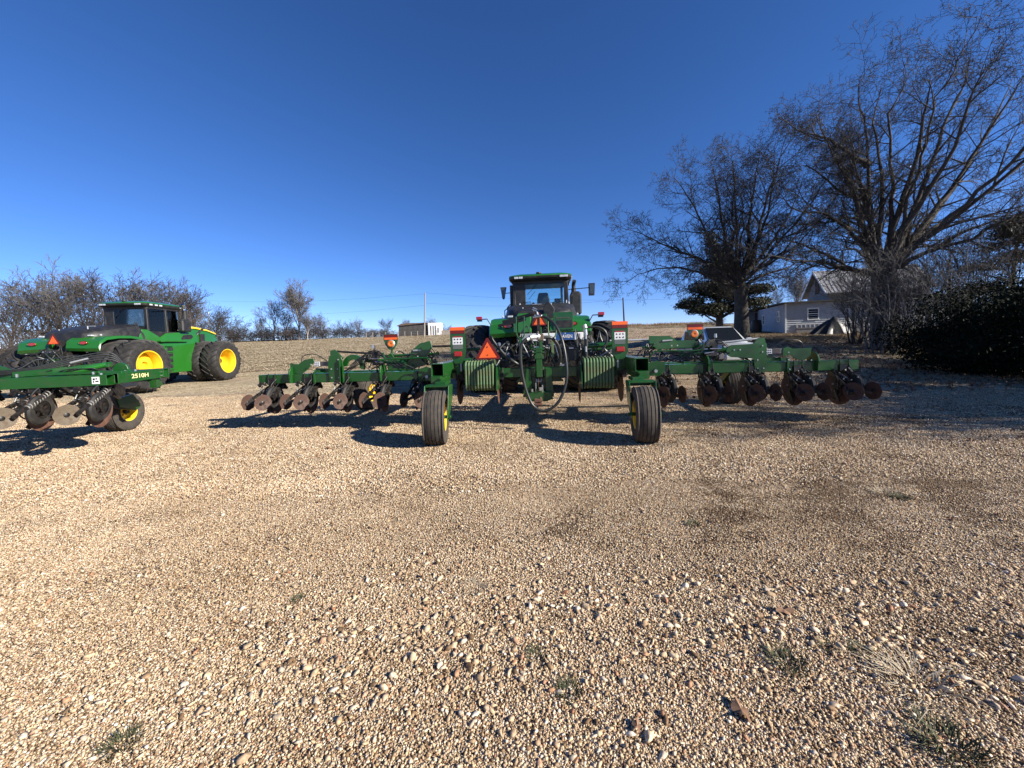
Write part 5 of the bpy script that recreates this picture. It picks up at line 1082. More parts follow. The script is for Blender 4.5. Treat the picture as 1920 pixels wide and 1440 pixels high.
def traced_tree(name, label, base, Y, limbs, trunk, seed, cfg, r_limb, group=None):
    rg = np.random.RandomState(seed); lines = []
    root = E_(name, label, 'tree', base, 0, group)
    tp = [np.array(U(a, b, Y)[:]) for a, b, _ in trunk]; tr = [c for _, _, c in trunk]
    tp[0] = np.array([base[0], base[1], base[2] - .2]); lines.append((tp, tr, 0))
    fork = tp[-1]
    for k, (pl, depth) in enumerate(limbs):
        pl = [(a, b + max(0, 220 - b) * .24) for a, b in pl]; P_ = [np.array(U(a, b, Y)[:]) for a, b in pl]; n_ = len(P_)
        st_ = U(pl[0][0], pl[0][1], Y)
        for i_ in range(n_):
            f = i_ / (n_ - 1); yy = Y + depth * f ** 1.2; P_[i_] = np.array(U(pl[i_][0], pl[i_][1], yy)[:])
        if abs(pl[0][0] - trunk[-1][0]) < 60 and abs(pl[0][1] - trunk[-1][1]) < 62: P_.insert(0, tp[-2] * .75 + tp[-1] * .25)
        Q = [np.array(v[:]) for v in curve_pts([Vector(v) for v in P_], 3)]
        m_ = len(Q); L_ = sum(np.linalg.norm(Q[i_ + 1] - Q[i_]) for i_ in range(m_ - 1)); r0 = r_limb * rg.uniform(.75, 1.05) * min(1, L_ / 9) ** .7
        rr = [max(.012, r0 * (1 - .94 * (i_ / (m_ - 1)) ** .62)) for i_ in range(m_)]
        Q = [q + rg.normal(0, .035, 3) * (0 if i_ == 0 else 1) for i_, q in enumerate(Q)]
        lines.append((Q, rr, 0)); sprout(rg, lines, Q, rr, L_ * .62, 0, cfg['mx'], cfg, .15)
        for dd in (-1, 1):      # companion limbs in depth so that the crown is round
            az = rg.uniform(.5, .9) * dd; c_, s_ = math.cos(az), math.sin(az)
            Q2 = []
            for q in Q:
                v = q - Q[0]; Q2.append(Q[0] + np.array([v[0] * c_ * .9 - 0 * s_, v[1] + v[0] * s_ * .75 + np.linalg.norm(v) * .25 * dd, v[2] * .93]))
            Q2 = [q + rg.normal(0, .06, 3) * (0 if i_ == 0 else 1) for i_, q in enumerate(Q2)]
            if k % 2 == (dd > 0): lines.append((Q2, [v * .8 for v in rr], 0)); sprout(rg, lines, Q2, rr, L_ * .55, 0, cfg['mx'], cfg, .3)
    finish_tree(root, lines, BARK, TWIG)
    return lines

CF1 = dict(n=(17, 8, 5, 4), len=(.38, .50, .52, .50), ang=(30, 66), up=(.0, .01, .0, -.01), wig=.085, rmin=.0056, mx=4)
b1 = U(1391, 612, 24.0); b1.z = zf(b1.x, 24.0)
l1 = [([(1388, 530), (1402, 467), (1407, 400), (1415, 347), (1424, 278)], .5), ([(1386, 520), (1382, 480), (1382, 427), (1378, 364), (1375, 302)], -2.0), ([(1381, 515), (1362, 471), (1353, 413), (1344, 351), (1331, 300)], 2),
      ([(1378, 520), (1340, 467), (1318, 422), (1291, 369), (1262, 330)], -1.5), ([(1377, 529), (1335, 502), (1287, 475), (1242, 458), (1205, 440), (1172, 431)], 1.0), ([(1380, 542), (1340, 524), (1295, 507), (1251, 502), (1207, 511), (1172, 530)], -.5),
      ([(1393, 520), (1429, 480), (1460, 435), (1491, 378), (1512, 320)], 1.5), ([(1392, 511), (1415, 462), (1438, 400), (1451, 329), (1452, 275)], -1.8), ([(1394, 529), (1429, 498), (1469, 471), (1504, 427), (1530, 385)], -.5), ([(1395, 538), (1433, 516), (1478, 502), (1510, 480)], 2.2)]
n1 = traced_tree('oak_tree', 'bare round-crowned oak behind the silver SUV, left of the grey house', tuple(b1), 24.0, l1, [(1391, 640, .52), (1390, 590, .40), (1389, 555, .36), (1387, 525, .30)], 4, CF1, .23)
b2 = U(1662, 560, 19.5); b2.z = zf(b2.x, 19.5)
l2 = [([(1664, 493), (1669, 422), (1673, 356), (1669, 284), (1669, 213), (1691, 147), (1700, 75)], .5), ([(1642, 489), (1636, 422), (1629, 347), (1627, 284), (1620, 222), (1607, 156), (1629, 95)], 1.5), ([(1633, 493), (1611, 453), (1580, 422), (1540, 400), (1496, 396), (1455, 355)], -1.0),
      ([(1611, 511), (1576, 493), (1522, 467), (1469, 449), (1430, 436)], 1.0), ([(1607, 509), (1549, 493), (1487, 489), (1420, 470)], -1.5), ([(1629, 369), (1602, 369), (1567, 351), (1527, 320), (1475, 307)], -.5), ([(1627, 311), (1593, 289), (1553, 262), (1509, 249), (1460, 222)], .5),
      ([(1673, 489), (1700, 427), (1731, 351), (1749, 289), (1780, 213), (1807, 133), (1820, 55)], 1.0), ([(1682, 484), (1718, 436), (1762, 382), (1807, 320), (1851, 249), (1896, 169), (1930, 100)], -1.0), ([(1687, 489), (1727, 444), (1776, 413), (1833, 373), (1930, 300), (2020, 230)], .8),
      ([(1691, 493), (1744, 471), (1807, 436), (1869, 409), (1960, 370)], -1.5), ([(1640, 470), (1611, 409), (1602, 356), (1560, 290), (1535, 215)], -1.2), ([(1672, 430), (1710, 330), (1730, 220), (1745, 130)], -2), ([(1650, 440), (1655, 330), (1640, 230), (1655, 140)], 2.2), ([(1700, 470), (1790, 350), (1870, 210), (1900, 120)], 2.5)]
traced_tree('oak_tree', 'tallest bare oak at the right edge, its limbs fanning out over the house roof', tuple(b2), 19.5, l2, [(1662, 620, .60), (1660, 560, .52), (1658, 520, .50), (1656, 485, .40)], 9, dict(CF1, n=(15, 7, 5, 4), len=(.34, .50, .52, .50)), .24)

# ------------------------------------------------------------------ evergreens
LEAFG = M('evergreen_needles', (0.009, 0.013, 0.006), .7, dirt=(0.018, 0.018, 0.010), dscale=1.2, damt=(.5, .8), spec=0.1)
LEAFB = M('cedar_foliage', (0.026, 0.032, 0.014), .7, dirt=(0.075, 0.06, 0.03), dscale=.9, damt=(.5, .8))
def foliage(name, blobs, n_, size, m, seed, parent, org, drop=0.0):
    """small leaf quads spread through overlapping blobs (cx, cy, cz, rx, ry, rz)"""
    rg = np.random.RandomState(seed); blobs = np.array(blobs, float); wts = blobs[:, 3] * blobs[:, 4] * blobs[:, 5]; wts /= wts.sum()
    pk = rg.choice(len(blobs), n_, p=wts); B = blobs[pk]
    d = rg.normal(size=(n_, 3)); d /= np.linalg.norm(d, axis=1, keepdims=True); rad = rg.rand(n_) ** (1 / 2.2)
    lump = 1 + .22 * np.sin(d[:, 0] * 5 + pk) * np.sin(d[:, 2] * 6 + pk * 2) + .1 * rg.normal(size=n_)
    C = B[:, :3] + d * B[:, 3:] * (rad * lump)[:, None]
    a = rg.normal(size=(n_, 3)); a[:, 2] += .4; a /= np.linalg.norm(a, axis=1, keepdims=True); b = np.cross(a, rg.normal(size=(n_, 3))); b /= np.linalg.norm(b, axis=1, keepdims=True)
    s_ = size * rg.uniform(.5, 1.3, (n_, 1)); V_ = np.stack([C - a * s_, C + b * s_ * .35, C + a * s_, C - b * s_ * .35], 1).reshape(-1, 3) - np.array(org)
    F_ = np.arange(n_ * 4).reshape(-1, 4); return O(name, np_mesh(name, V_, F_, m), None, parent)
def skeleton(parent, org, base, blobs, r0, m=BARK, seed=1):
    rg = np.random.RandomState(seed); base = np.array(base, float); top = np.array(max(blobs, key=lambda q: q[2])[:3]); top = np.array([base[0] * .6 + top[0] * .4, base[1] * .6 + top[1] * .4, top[2]])
    lines = [([base - [0, 0, .2], base * .66 + top * .34, base * .33 + top * .67, top], [r0, r0 * .8, r0 * .5, .03])]
    for q in blobs:
        e_ = np.array(q[:3]); t = np.clip((e_[2] - base[2]) / (top[2] - base[2] + .01) - .15, .05, .9); s_ = base + (top - base) * t
        lines.append(([s_, (s_ + e_) / 2 + rg.normal(0, .1, 3), e_], [r0 * .3, r0 * .18, .02]))
    return O('trunk', bulk_mesh('trunk', [([p - np.array(org) for p in a], b) for a, b in lines], m), None, parent)
def evergreen(name, label, base, blobs, n_, size, m, seed, r0=.15, group=None):
    e_ = E_(name, label, 'tree' if 'tree' in name else 'shrub', base, 0, group)
    skeleton(e_, base, base, blobs, r0, seed=seed); foliage('crown', blobs, n_, size, m, seed, e_, base); return e_
# cedar behind the first oak
Yc = 31.0; cb = U(1350, 600, Yc); cb = (cb.x, Yc, zf(cb.x, Yc)); bl = []
for px_, py_, rx_, rz_ in ((1345, 450, .6, 1.2), (1350, 485, 1.0, 1.2), (1335, 505, 1.0, .9), (1365, 510, 1.1, 1.0), (1320, 540, 1.1, .7), (1350, 545, 1.5, .9), (1385, 545, 1.3, .8), (1300, 568, 1.0, .6), (1285, 572, .8, .35), (1330, 580, 1.2, .6), (1410, 545, 1.1, .5), (1430, 538, .8, .25), (1400, 570, 1.1, .6), (1425, 565, .5, .4), (1305, 582, .9, .4), (1370, 575, 1.0, .6)):
    c_ = U(px_, py_, Yc); bl.append((c_.x, Yc + rs.uniform(-1, 1), c_.z, rx_, rx_ * 1.1, rz_ * .9))
evergreen('cedar_tree', 'dark evergreen cedar growing behind the left bare oak', cb, bl, 34000, .11, LEAFB, 3, .3)
# hedge of evergreens along the right side; the last ones stand just outside the frame and shade the yard
hed = [((15.8, 13.2), 1.9, 2.7, 'dark evergreen shrub at the right, its left side towards the house'), ((17.6, 12.2), 2.1, 3.4, 'tallest dark evergreen of the hedge at the right edge'), ((15.0, 10.6), 1.5, 2.8, 'dark evergreen shrub standing foremost at the right edge'),
       ((14.9, 8.6), 1.5, 3.6, 'hedge shrub just past the right edge, nearest the gravel'), ((14.2, 6.8), 1.4, 3.5, 'hedge shrub next but one past the right edge'), ((13.6, 5.0), 1.4, 3.6, 'hedge shrub outside the right edge beside the yard'), ((19.8, 14.6), 2.3, 3.8, 'dark evergreen behind the hedge at the right edge')]
for k, ((hx, hy), hr, hh, lb) in enumerate(hed):
    hz = zf(hx, hy); rg = np.random.RandomState(50 + k)
    bl = [(hx + rg.uniform(-.5, .5) * hr, hy + rg.uniform(-.5, .5) * hr, hz + hh * f, hr * (1.0 - .55 * f) * rg.uniform(.8, 1.15), hr * (1.0 - .5 * f), hh * .24) for f in (.15, .2, .3, .45, .5, .65, .72, .85)]
    evergreen('evergreen_shrub', lb, (hx, hy, hz), bl, 22000 if hx / hy < 1.45 else 9000, .065 if hx / hy < 1.45 else .10, LEAFG, 60 + k, .12, 'evergreen hedge along the right side of the yard')
# pine foliage above the hedge at the right edge
for k, (px_, py_, Y_, lb) in enumerate(((1885, 470, 21, 'pine tree with thin dark needles rising above the hedge at the right edge'), (1960, 430, 18, 'pine standing beyond the right edge above the hedge'))):
    pb = U(px_, 600, Y_); pb = (pb.x, Y_, zf(pb.x, Y_)); rg = np.random.RandomState(7 + k); bl = []
    for q in range(13):
        c_ = U(px_ + rg.uniform(-75, 70), py_ + rg.uniform(-45, 110), Y_); bl.append((c_.x, Y_ + rg.uniform(-2, 2), c_.z, rg.uniform(.5, 1.2), rg.uniform(.6, 1.2), rg.uniform(.15, .4)))
    evergreen('pine_tree', lb, pb, bl, 9000, .075, LEAFB, 80 + k, .16, 'pines above the hedge')

# ------------------------------------------------------------------ bare shrubs
def bare_shrub(name, label, base, h, w_, nst, twig, seed, group=None, mx=3, n=(7, 5, 3), rmin=.005, r0=.04, cat='shrub'):
    rg = np.random.RandomState(seed); lines = []; e_ = E_(name, label, cat, base, 0, group); b = np.array(base)
    cfg = dict(n=n, len=(.5, .5, .5), ang=(20, 50), up=(.05, .03, 0), wig=.12, rmin=rmin)
    for _ in range(nst):
        a = rg.uniform(0, 6.28); tl_ = rg.uniform(0, .9) * w_ / h
        grow(rg, lines, b + np.array([math.cos(a), math.sin(a), 0]) * rg.uniform(0, .25) * w_, np.array([math.cos(a) * tl_, math.sin(a) * tl_, 1.0]), h * rg.uniform(.7, 1.0), r0, 0, mx, cfg)
    finish_tree(e_, lines, twig, twig, .03, 'stems'); return e_
for px_, py_, Y_, h_, w_, ns_, lb, mt in ((1600, 618, 21.5, 3.6, 1.8, 13, 'bare brown shrub in front of the house wall beside the tarpaulin', TWIG), (1650, 618, 18.5, 4.2, 2.2, 17, 'dense bare shrub thicket at the foot of the tallest oak', TWIGP), (1705, 610, 19.5, 4.6, 2.2, 15, 'tangled bare shrub right of the tallest oak', TWIG),
                                      (1755, 615, 17.5, 4.4, 2.2, 14, 'bare shrub between the tallest oak and the dark hedge', TWIGP), (1625, 620, 24.0, 4.0, 2.0, 11, 'bare shrub close to the house wall behind the thicket', TWIG), (1800, 590, 20.0, 5.0, 2.4, 14, 'tall bare shrub rising behind the dark hedge', TWIG), (1840, 590, 17.5, 5.5, 2.4, 15, 'bare shrub with long arching stems over the middle of the dark hedge', TWIG), (1880, 590, 19.0, 6.5, 2.6, 13, 'tall bare shrub behind the hedge at the right edge', TWIG)):
    c_ = U(px_, py_, Y_); bare_shrub('bare_shrub', lb, (c_.x, Y_, zf(c_.x, Y_)), h_, w_, ns_, mt, int(px_), 'bare shrubs around the tallest oak')

# ------------------------------------------------------------------ distant tree line
CFB = dict(n=(10, 7, 4), len=(.45, .5, .5), ang=(24, 50), up=(.05, .05, .03), wig=.10, rmin=.014)
def far_tree_lines(seed, h, spread, mx=3, n=(10, 7, 4), rmin=.014, forks=4, low=1.0):
    rg = np.random.RandomState(seed); lines = []; cfg = dict(CFB, n=n, rmin=rmin, t0=.22 if low == 1 else .03); b = np.zeros(3)
    tr = [b - [0, 0, .3], np.array([rg.normal(0, .1), rg.normal(0, .1), h * .14 * low]), np.array([rg.normal(0, .2), rg.normal(0, .2), h * .28 * low])]
    lines.append((tr, [h * .022, h * .018, h * .015], 0))
    for k in range(forks):
        a = k * 6.28 / forks + rg.uniform(-.5, .5); t = rg.uniform(.15, 1) * spread
        grow(rg, lines, tr[2] * rg.uniform(.55, 1) , np.array([math.cos(a) * t, math.sin(a) * t, 1.0]), h * rg.uniform(.5, .66) * (1.25 if low < 1 else 1), h * .009, 0, mx, cfg)
    return lines
protos = {}
def proto(key, bark, twig, seed, spread, rmin, mx=3, n=(12, 7, 4), forks=6, thick=.05, low=1.0):
    L_ = far_tree_lines(seed, 10.0, spread, mx, n, rmin, forks, low)
    protos[key] = (bulk_mesh('trunk', [(a, b) for a, b, l_ in L_ if b[0] >= thick], bark), bulk_mesh('crown', [(a, b) for a, b, l_ in L_ if b[0] < thick], twig))
proto('A', BARK, TWIGP, 21, .9, .016); proto('B', BARK, TWIG, 22, .7, .016); proto('C', PALEB, TWIGP, 23, .62, n=(14, 8, 4), rmin=.018, forks=7); proto('D', BARK, TWIGR, 24, 1.0, .018, forks=8, low=.15); proto('E', BARK, TWIGP, 25, 1.0, .016, forks=5); proto('F', BARK, TWIG, 26, 1.1, .018, n=(10, 6, 4), forks=9, low=.1)
def far_tree(px_, top, Y_, key, label, wf=1.0, cat='tree', name='bare_tree'):
    c_ = U(px_, 600, Y_); z0 = zf(c_.x, Y_); tz = U(px_, top, Y_).z; s_ = (tz - z0) / 9.6
    e_ = E_(name, label, cat, (c_.x, Y_, z0 - (.5 if key in 'FD' else 0)), px_ * 1.7, 'bare trees along the far edge of the field')
    for nm, me in zip(('trunk', 'crown'), protos[key]): O(nm, me, None, e_)
    e_.scale = (s_ * wf, s_ * wf, s_); return e_
L1 = [(12, 515, 44, 'A', 'tree at the left edge behind the left tractor, crown cut by the frame'), (75, 512, 48, 'B', 'tree above the rear fender of the left tractor'), (118, 502, 46, 'A', 'tall tree directly above the warning triangle of the left tractor'),
      (160, 510, 50, 'E', 'tree left of the cab of the left tractor'), (205, 498, 48, 'B', 'tallest tree of the clump, over the rear of the left cab'), (245, 515, 50, 'A', 'tree above the cab roof of the left tractor'), (290, 522, 50, 'E', 'tree over the front edge of the left cab roof'), (330, 518, 52, 'B', 'tree behind the exhaust of the left tractor'),
      (365, 532, 54, 'A', 'tree above the hood of the left tractor'), (225, 560, 44, 'D', 'low reddish tree behind the left cab windows'), (400, 560, 60, 'B', 'leaning thin tree just right of the left tractor'), (10, 590, 36, 'D', 'reddish brush at the left edge behind the tractor wheels')]
L2 = [(440, 596, 78, 'F', 'rounded dense bush at the left end of the open tree line'), (487, 598, 80, 'E', 'small slender tree between bush and pale tall tree'), (512, 566, 80, 'E', 'broad tree standing just left of the pale tall tree'), (533, 585, 82, 'A', 'medium tree close against the left of the pale tall tree'),
      (560, 534, 79, 'C', 'pale-barked tallest tree of the far tree line'), (575, 590, 78, 'C', 'small whitish sapling at the foot of the pale tall tree'), (600, 588, 84, 'D', 'reddish-brown tree right of the pale tall tree'), (648, 598, 86, 'F', 'wide dark bush in the middle of the far tree line'),
      (672, 600, 88, 'A', 'grey tree at the right of the wide dark bush'), (700, 613, 92, 'F', 'low brush in the gap before the barn'), (722, 598, 92, 'B', 'small tree left of the far barn'), (765, 601, 98, 'E', 'tree crown showing over the dark barn roof'), (812, 598, 98, 'A', 'tree behind the white barn end'), (830, 606, 96, 'F', 'bush right of the white barn end'), (548, 608, 80, 'D', 'low brown brush under the pale tall tree'), (500, 612, 80, 'F', 'low brush below the broad tree')]
L3 = [(35, 562, 40, 'F', 'low bushy tree behind the left tractor near the left edge'), (95, 566, 41, 'F', 'low thicket tree over the rear fenders of the left tractor'), (180, 562, 43, 'F', 'low thicket tree behind the deck of the left tractor'), (270, 565, 45, 'F', 'low thicket tree just behind the left cab roof'), (345, 570, 47, 'D', 'low reddish thicket behind the left tractor exhaust'), (385, 580, 50, 'F', 'low thicket above the hood of the left tractor'), (415, 592, 60, 'F', 'dark low bush between the left tractor and the open tree line')]
L1 = [(a, b + 14, c_, d, e_) for a, b, c_, d, e_ in L1]
for px_, tp_, Y_, k_, lb in L1 + L2 + L3: far_tree(px_, tp_, Y_, k_, 'bare ' + lb, 1.15 if k_ in 'FD' else 1.0)
far_tree(1495, 513, 60, 'C', 'slender bare tree with upright twigs left of the house gable', .75); far_tree(1455, 545, 62, 'E', 'small bare tree between cedar and house', .8)
far_tree(1340, 590, 60, 'F', 'low bare bush behind the windscreen of the silver SUV', 1.5)
for px_, tp_, Y_, lb in ((1215, 608, 92, 'brown brush on the skyline beyond the drive'), (1245, 604, 90, 'taller brown brush on the skyline right of the leaning pole'), (1275, 606, 88, 'brown brush on the skyline left of the SUV')): far_tree(px_, tp_, Y_, 'D', lb, 2.6, 'shrub', 'brush')
BRL = ['under the rounded dense bush at the left end', 'between the rounded bush and the slender tree', 'at the foot of the slender tree', 'below the broad tree', 'left of the pale tall tree', 'under the pale tall tree, left of its trunk', 'right of the whitish sapling', 'under the reddish-brown tree', 'just left of the wide dark bush', 'below the wide dark bush', 'right of the wide dark bush', 'under the grey tree', 'in the gap before the barn', 'below the small tree left of the barn', 'close to the dark end of the barn']
for k, (px_, tp_, Y_) in enumerate(((432, 618, 77), (455, 612, 80), (478, 612, 80), (500, 614, 81), (523, 606, 81), (545, 611, 80), (568, 608, 81), (590, 611, 82), (612, 611, 84), (636, 610, 86), (660, 611, 87), (682, 613, 89), (702, 615, 91), (722, 613, 92), (740, 614, 93))):
    far_tree(px_, tp_, Y_, 'FD'[k % 2], 'low tangled brush ' + BRL[k], 1.5 + .5 * (k % 3), 'shrub', 'brush')['group'] = 'low brush at the foot of the tree line'
t_ = far_tree(1160, 600, 30, 'B', 'bare tree standing beyond the right edge, throwing thin shade over the yard', 1.0); t_.location = (20.5, 2.0, 0); t_.scale = (1.1, 1.1, 1.05)
# long dry weeds on the far skyline
for k in range(3): cw = unlinked('weed_shapes', blade_mesh('far_weed', 30, .7, .9, M('dry_weed', (0.33, .23, .13), .85), .02, .5))
n_ = 700; x = rs.uniform(18, 42, n_); y = rs.uniform(78, 92, n_)
scatter('dry_weeds', np.stack([x, y, zg(x, y)], 1), np.stack([x * 0, x * 0, rs.uniform(0, 6.28, n_)], 1), rs.uniform(.6, 1.4, n_), rs.randint(0, 3, n_), cw)

# ------------------------------------------------------------------ grey house
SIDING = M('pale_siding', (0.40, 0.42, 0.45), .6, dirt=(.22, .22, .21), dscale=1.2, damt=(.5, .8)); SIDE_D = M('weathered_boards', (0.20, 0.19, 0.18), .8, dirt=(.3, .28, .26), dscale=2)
TIN = M('tin_roof', (0.40, 0.39, 0.37), .45, .4, dirt=(.26, .19, .14), dscale=.9, damt=(.5, .8)); DARKR = M('dark_roofing', (0.06, .055, .05), .8)
TARP = M('black_tarpaulin', (0.012, 0.012, 0.013), .5, bump=.6, bscale=6); WOODD = M('dark_barn_wood', (0.075, .07, .068), .9, dirt=(.15, .14, .13), dscale=1.2); WHITEP = M('white_paint', (0.8, .8, .78), .6); GWOOD = M('grey_wood', (.32, .27, .22), .85)
al = R(18); HC = (21.4, 30.0); hz = 1.60
H = E_('grey_house', 'low grey-sided house with tin gable roof behind the bare oaks', 'house', (HC[0], HC[1], hz), -al)
Wd, Dp = 11.0, 8.3        # local x along the front, y to the back
wall_h = 2.35
def boards(nm, x0, x1, z0, z1, flip=None):
    """lapped siding boards on one wall, built in local wall coordinates"""
    mb = MB(); n_ = max(1, int((z1 - z0) / .16)); hb = (z1 - z0) / n_
    for q in range(n_): mb.add([(x0, 0, z0 + q * hb), (x1, 0, z0 + q * hb), (x1, -.05, z0 + q * hb), (x0, -.05, z0 + q * hb), (x0, 0, z0 + (q + 1) * hb + .01), (x1, 0, z0 + (q + 1) * hb + .01), (x1, -.008, z0 + (q + 1) * hb + .01), (x0, -.008, z0 + (q + 1) * hb + .01)], [(0, 1, 2, 3), (4, 5, 6, 7), (3, 2, 6, 7), (0, 3, 7, 4), (1, 2, 6, 5), (0, 1, 5, 4)])
    return mb
w_ = O('front_wall', MB().box((Wd / 2, .1, wall_h / 2), (Wd, .2, wall_h)), SIDING, H)
s_ = O('siding', boards('siding', 0, Wd, .35, wall_h - .05), SIDING, w_)
w_ = O('side_wall', MB().box((.1, Dp / 2 + .1, wall_h / 2), (.2, Dp - .2, wall_h)), SIDING, H)
O('siding', boards('siding', 0, Dp, .0, wall_h - .05), SIDING, w_, rot=(0, 0, -math.pi / 2), loc=(0, Dp, 0))
O('back_wall', MB().box((Wd / 2, Dp + .1, wall_h / 2), (Wd, .2, wall_h)), SIDING, H); O('end_wall', MB().box((Wd - .1, Dp / 2 + .1, wall_h / 2), (.2, Dp - .2, wall_h)), SIDING, H)
O('corner_trim', MB().box((-.03, -.03, wall_h / 2), (.09, .09, wall_h)), WHITEP, H)
O('skirting', MB().box((Wd / 2 + .3, -.05, .2), (Wd - .7, .06, .4)).box((Wd / 2 + .3, -.09, .42), (Wd - .7, .04, .06)), SIDE_D, H)
mb = MB()
for q in range(36): mb.box((.7 + q * .28, -.09, .60), (.04, .03, .28))
mb.box((5.6, -.09, .74), (9.9, .05, .04)); O('porch_rail', mb, WHITEP, H)
O('roof_edge', MB().loft([[(-.25, -.35, wall_h), (-.25, -.35, wall_h + .10), (-.25, Dp + .3, wall_h + .30), (-.25, Dp + .3, wall_h + .2)], [(Wd + .2, -.35, wall_h), (Wd + .2, -.35, wall_h + .10), (Wd + .2, Dp + .3, wall_h + .30), (Wd + .2, Dp + .3, wall_h + .2)]]), DARKR, H)
def window(parent, x_, z_, w2, h2, side=False):
    e_ = bpy.data.objects.new('window', None); COL.objects.link(e_); e_.parent = parent
    if side: e_.rotation_euler = (0, 0, -math.pi / 2); e_.location = (-.0, x_, 0); x_ = 0
    O('frame', MB().box((x_, -.05, z_ + h2 / 2 + .03), (w2 + .14, .05, .07)).box((x_, -.05, z_ - h2 / 2 - .03), (w2 + .14, .07, .07)).box((x_ - w2 / 2 - .035, -.05, z_), (.07, .05, h2)).box((x_ + w2 / 2 + .035, -.05, z_), (.07, .05, h2)).box((x_, -.045, z_), (w2, .03, .04)), WHITEP, e_)
    O('pane', MB().box((x_, -.034, z_ + h2 / 4), (w2, .01, h2 / 2 - .03)), CARGL, e_); O('pane', MB().box((x_, -.034, z_ - h2 / 4), (w2, .01, h2 / 2 - .03)), CARGL, e_)
window(H, 1.75, 1.48, .62, .78); window(H, 8.2, 1.45, .8, 1.0); window(H, 1.5, 1.45, .5, .75, True); window(H, 5.4, 1.35, .5, .8, True)
# gable block behind
def LH(px_, py_, ly):     # photo point -> house local coordinates on the plane y_local = ly
    d = U(px_, py_, 1) - Vector((0, 0, CAM_H)); o_ = Vector((-HC[0], -HC[1], CAM_H - hz)); c_, s2 = math.cos(al), math.sin(al)
    ry = lambda v: v.x * s2 + v.y * c_; rx = lambda v: v.x * c_ - v.y * s2
    t = (ly - ry(o_)) / ry(d); return Vector((rx(o_) + rx(d) * t, ly, o_.z + d.z * t))
gx0 = LH(1547, 560, 4.6).x; apex = LH(1540, 508, 6.6)
ex0 = gx0 - .0; zr = apex.z; ze = LH(1561, 546, 4.3).z; gy0, gy1, gym = 4.3, 8.9, 6.6; gx1 = gx0 + 7.2
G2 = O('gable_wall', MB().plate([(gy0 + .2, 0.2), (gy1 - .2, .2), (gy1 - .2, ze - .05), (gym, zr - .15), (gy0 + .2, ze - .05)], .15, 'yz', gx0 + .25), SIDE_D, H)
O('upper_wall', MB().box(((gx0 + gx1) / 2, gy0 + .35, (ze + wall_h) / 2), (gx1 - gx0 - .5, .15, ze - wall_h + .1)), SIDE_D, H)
O('roof', MB().loft([[(x_, gy0 - .25, ze - .12), (x_, gym, zr), (x_, gy1 + .25, ze - .12), (x_, gy1 + .25, ze - .18), (x_, gym, zr - .06), (x_, gy0 - .25, ze - .18)] for x_ in (gx0 - .15, gx1)]), TIN, H)
rib = MB().beam((0, gy0 - .27, ze - .10), (0, gym, zr + .0), .035, .02).mesh('roof_rib', TIN)
for q in range(25): O('roof_rib', rib, None, H, loc=(gx0 - .05 + q * .29, 0, 0))
O('barge_board', MB().beam((gx0 - .17, gy0 - .25, ze - .16), (gx0 - .17, gym, zr - .04), .04, .18).beam((gx0 - .17, gym, zr - .04), (gx0 - .17, gy1 + .25, ze - .16), .04, .18), WHITEP, H)
O('loft_door', MB().box((gx0 + .14, gym - .1, zr - 1.25), (.06, .75, 1.6)), M('rust_brown_boards', (.06, .035, .025), .85), H)
# things round the house
def tarp():
    rg = np.random.RandomState(5); n1_, n2_ = 40, 12; vs = []
    for j_ in range(n2_):
        f = j_ / (n2_ - 1)
        for i_ in range(n1_):
            a = 2 * math.pi * i_ / n1_; r_ = (.12 + .88 * f ** .9); fold = 1 + .13 * f * math.sin(a * 9 + 2) + .07 * f * math.sin(a * 17)
            peak = 1.15 + .15 * math.cos(a); vs.append((1.25 * r_ * math.cos(a) * fold + .15 * (1 - f), .8 * r_ * math.sin(a) * fold, peak * (1 - f) ** 1.15 + .25 * math.sin(f * 3.1) * (.6 + .4 * math.cos(a * 2 + 2))))
    return MB().add(vs, [(j_ * n1_ + i_, j_ * n1_ + (i_ + 1) % n1_, (j_ + 1) * n1_ + (i_ + 1) % n1_, (j_ + 1) * n1_ + i_) for j_ in range(n2_ - 1) for i_ in range(n1_)] + [tuple(range(n1_))])
c_ = U(1556, 622, 27.3); tag(O('tarpaulin_pile', tarp(), TARP, None, smooth=True, loc=(c_.x, 27.3, zf(c_.x, 27.3))), 'black tarpaulin draped over a heap against the house wall', 'tarpaulin')
c_ = U(1410, 600, 38); e = E_('garden_shed', 'small brown shed in the gap between oak trunk and house', 'shed', (c_.x, 38, zf(c_.x, 38)), R(-10))
O('wall', MB().box((0, 0, .95), (2.4, 2.2, 1.9)), SIDE_D, e); O('roof', MB().box((0, 0, 2.0), (2.7, 2.6, .16), (R(6), 0, 0)), DARKR, e)
O('door', MB().box((.2, -1.12, .85), (.8, .04, 1.6)), DARKR, e)
c_ = U(1418, 605, 33); e = E_('water_barrel', 'dark barrel standing beside the house corner', 'barrel', (c_.x, 33, zf(c_.x, 33)))
O('drum', MB().lathe([(0, .001), (0, .36), (.35, .42), (.7, .42), (1.05, .36), (1.05, .001)], 20, 'z'), BLACK, e, smooth=True); O('lid', MB().lathe([(1.05, .38), (1.1, .36), (1.1, .001)], 20, 'z'), BLACKM, e)
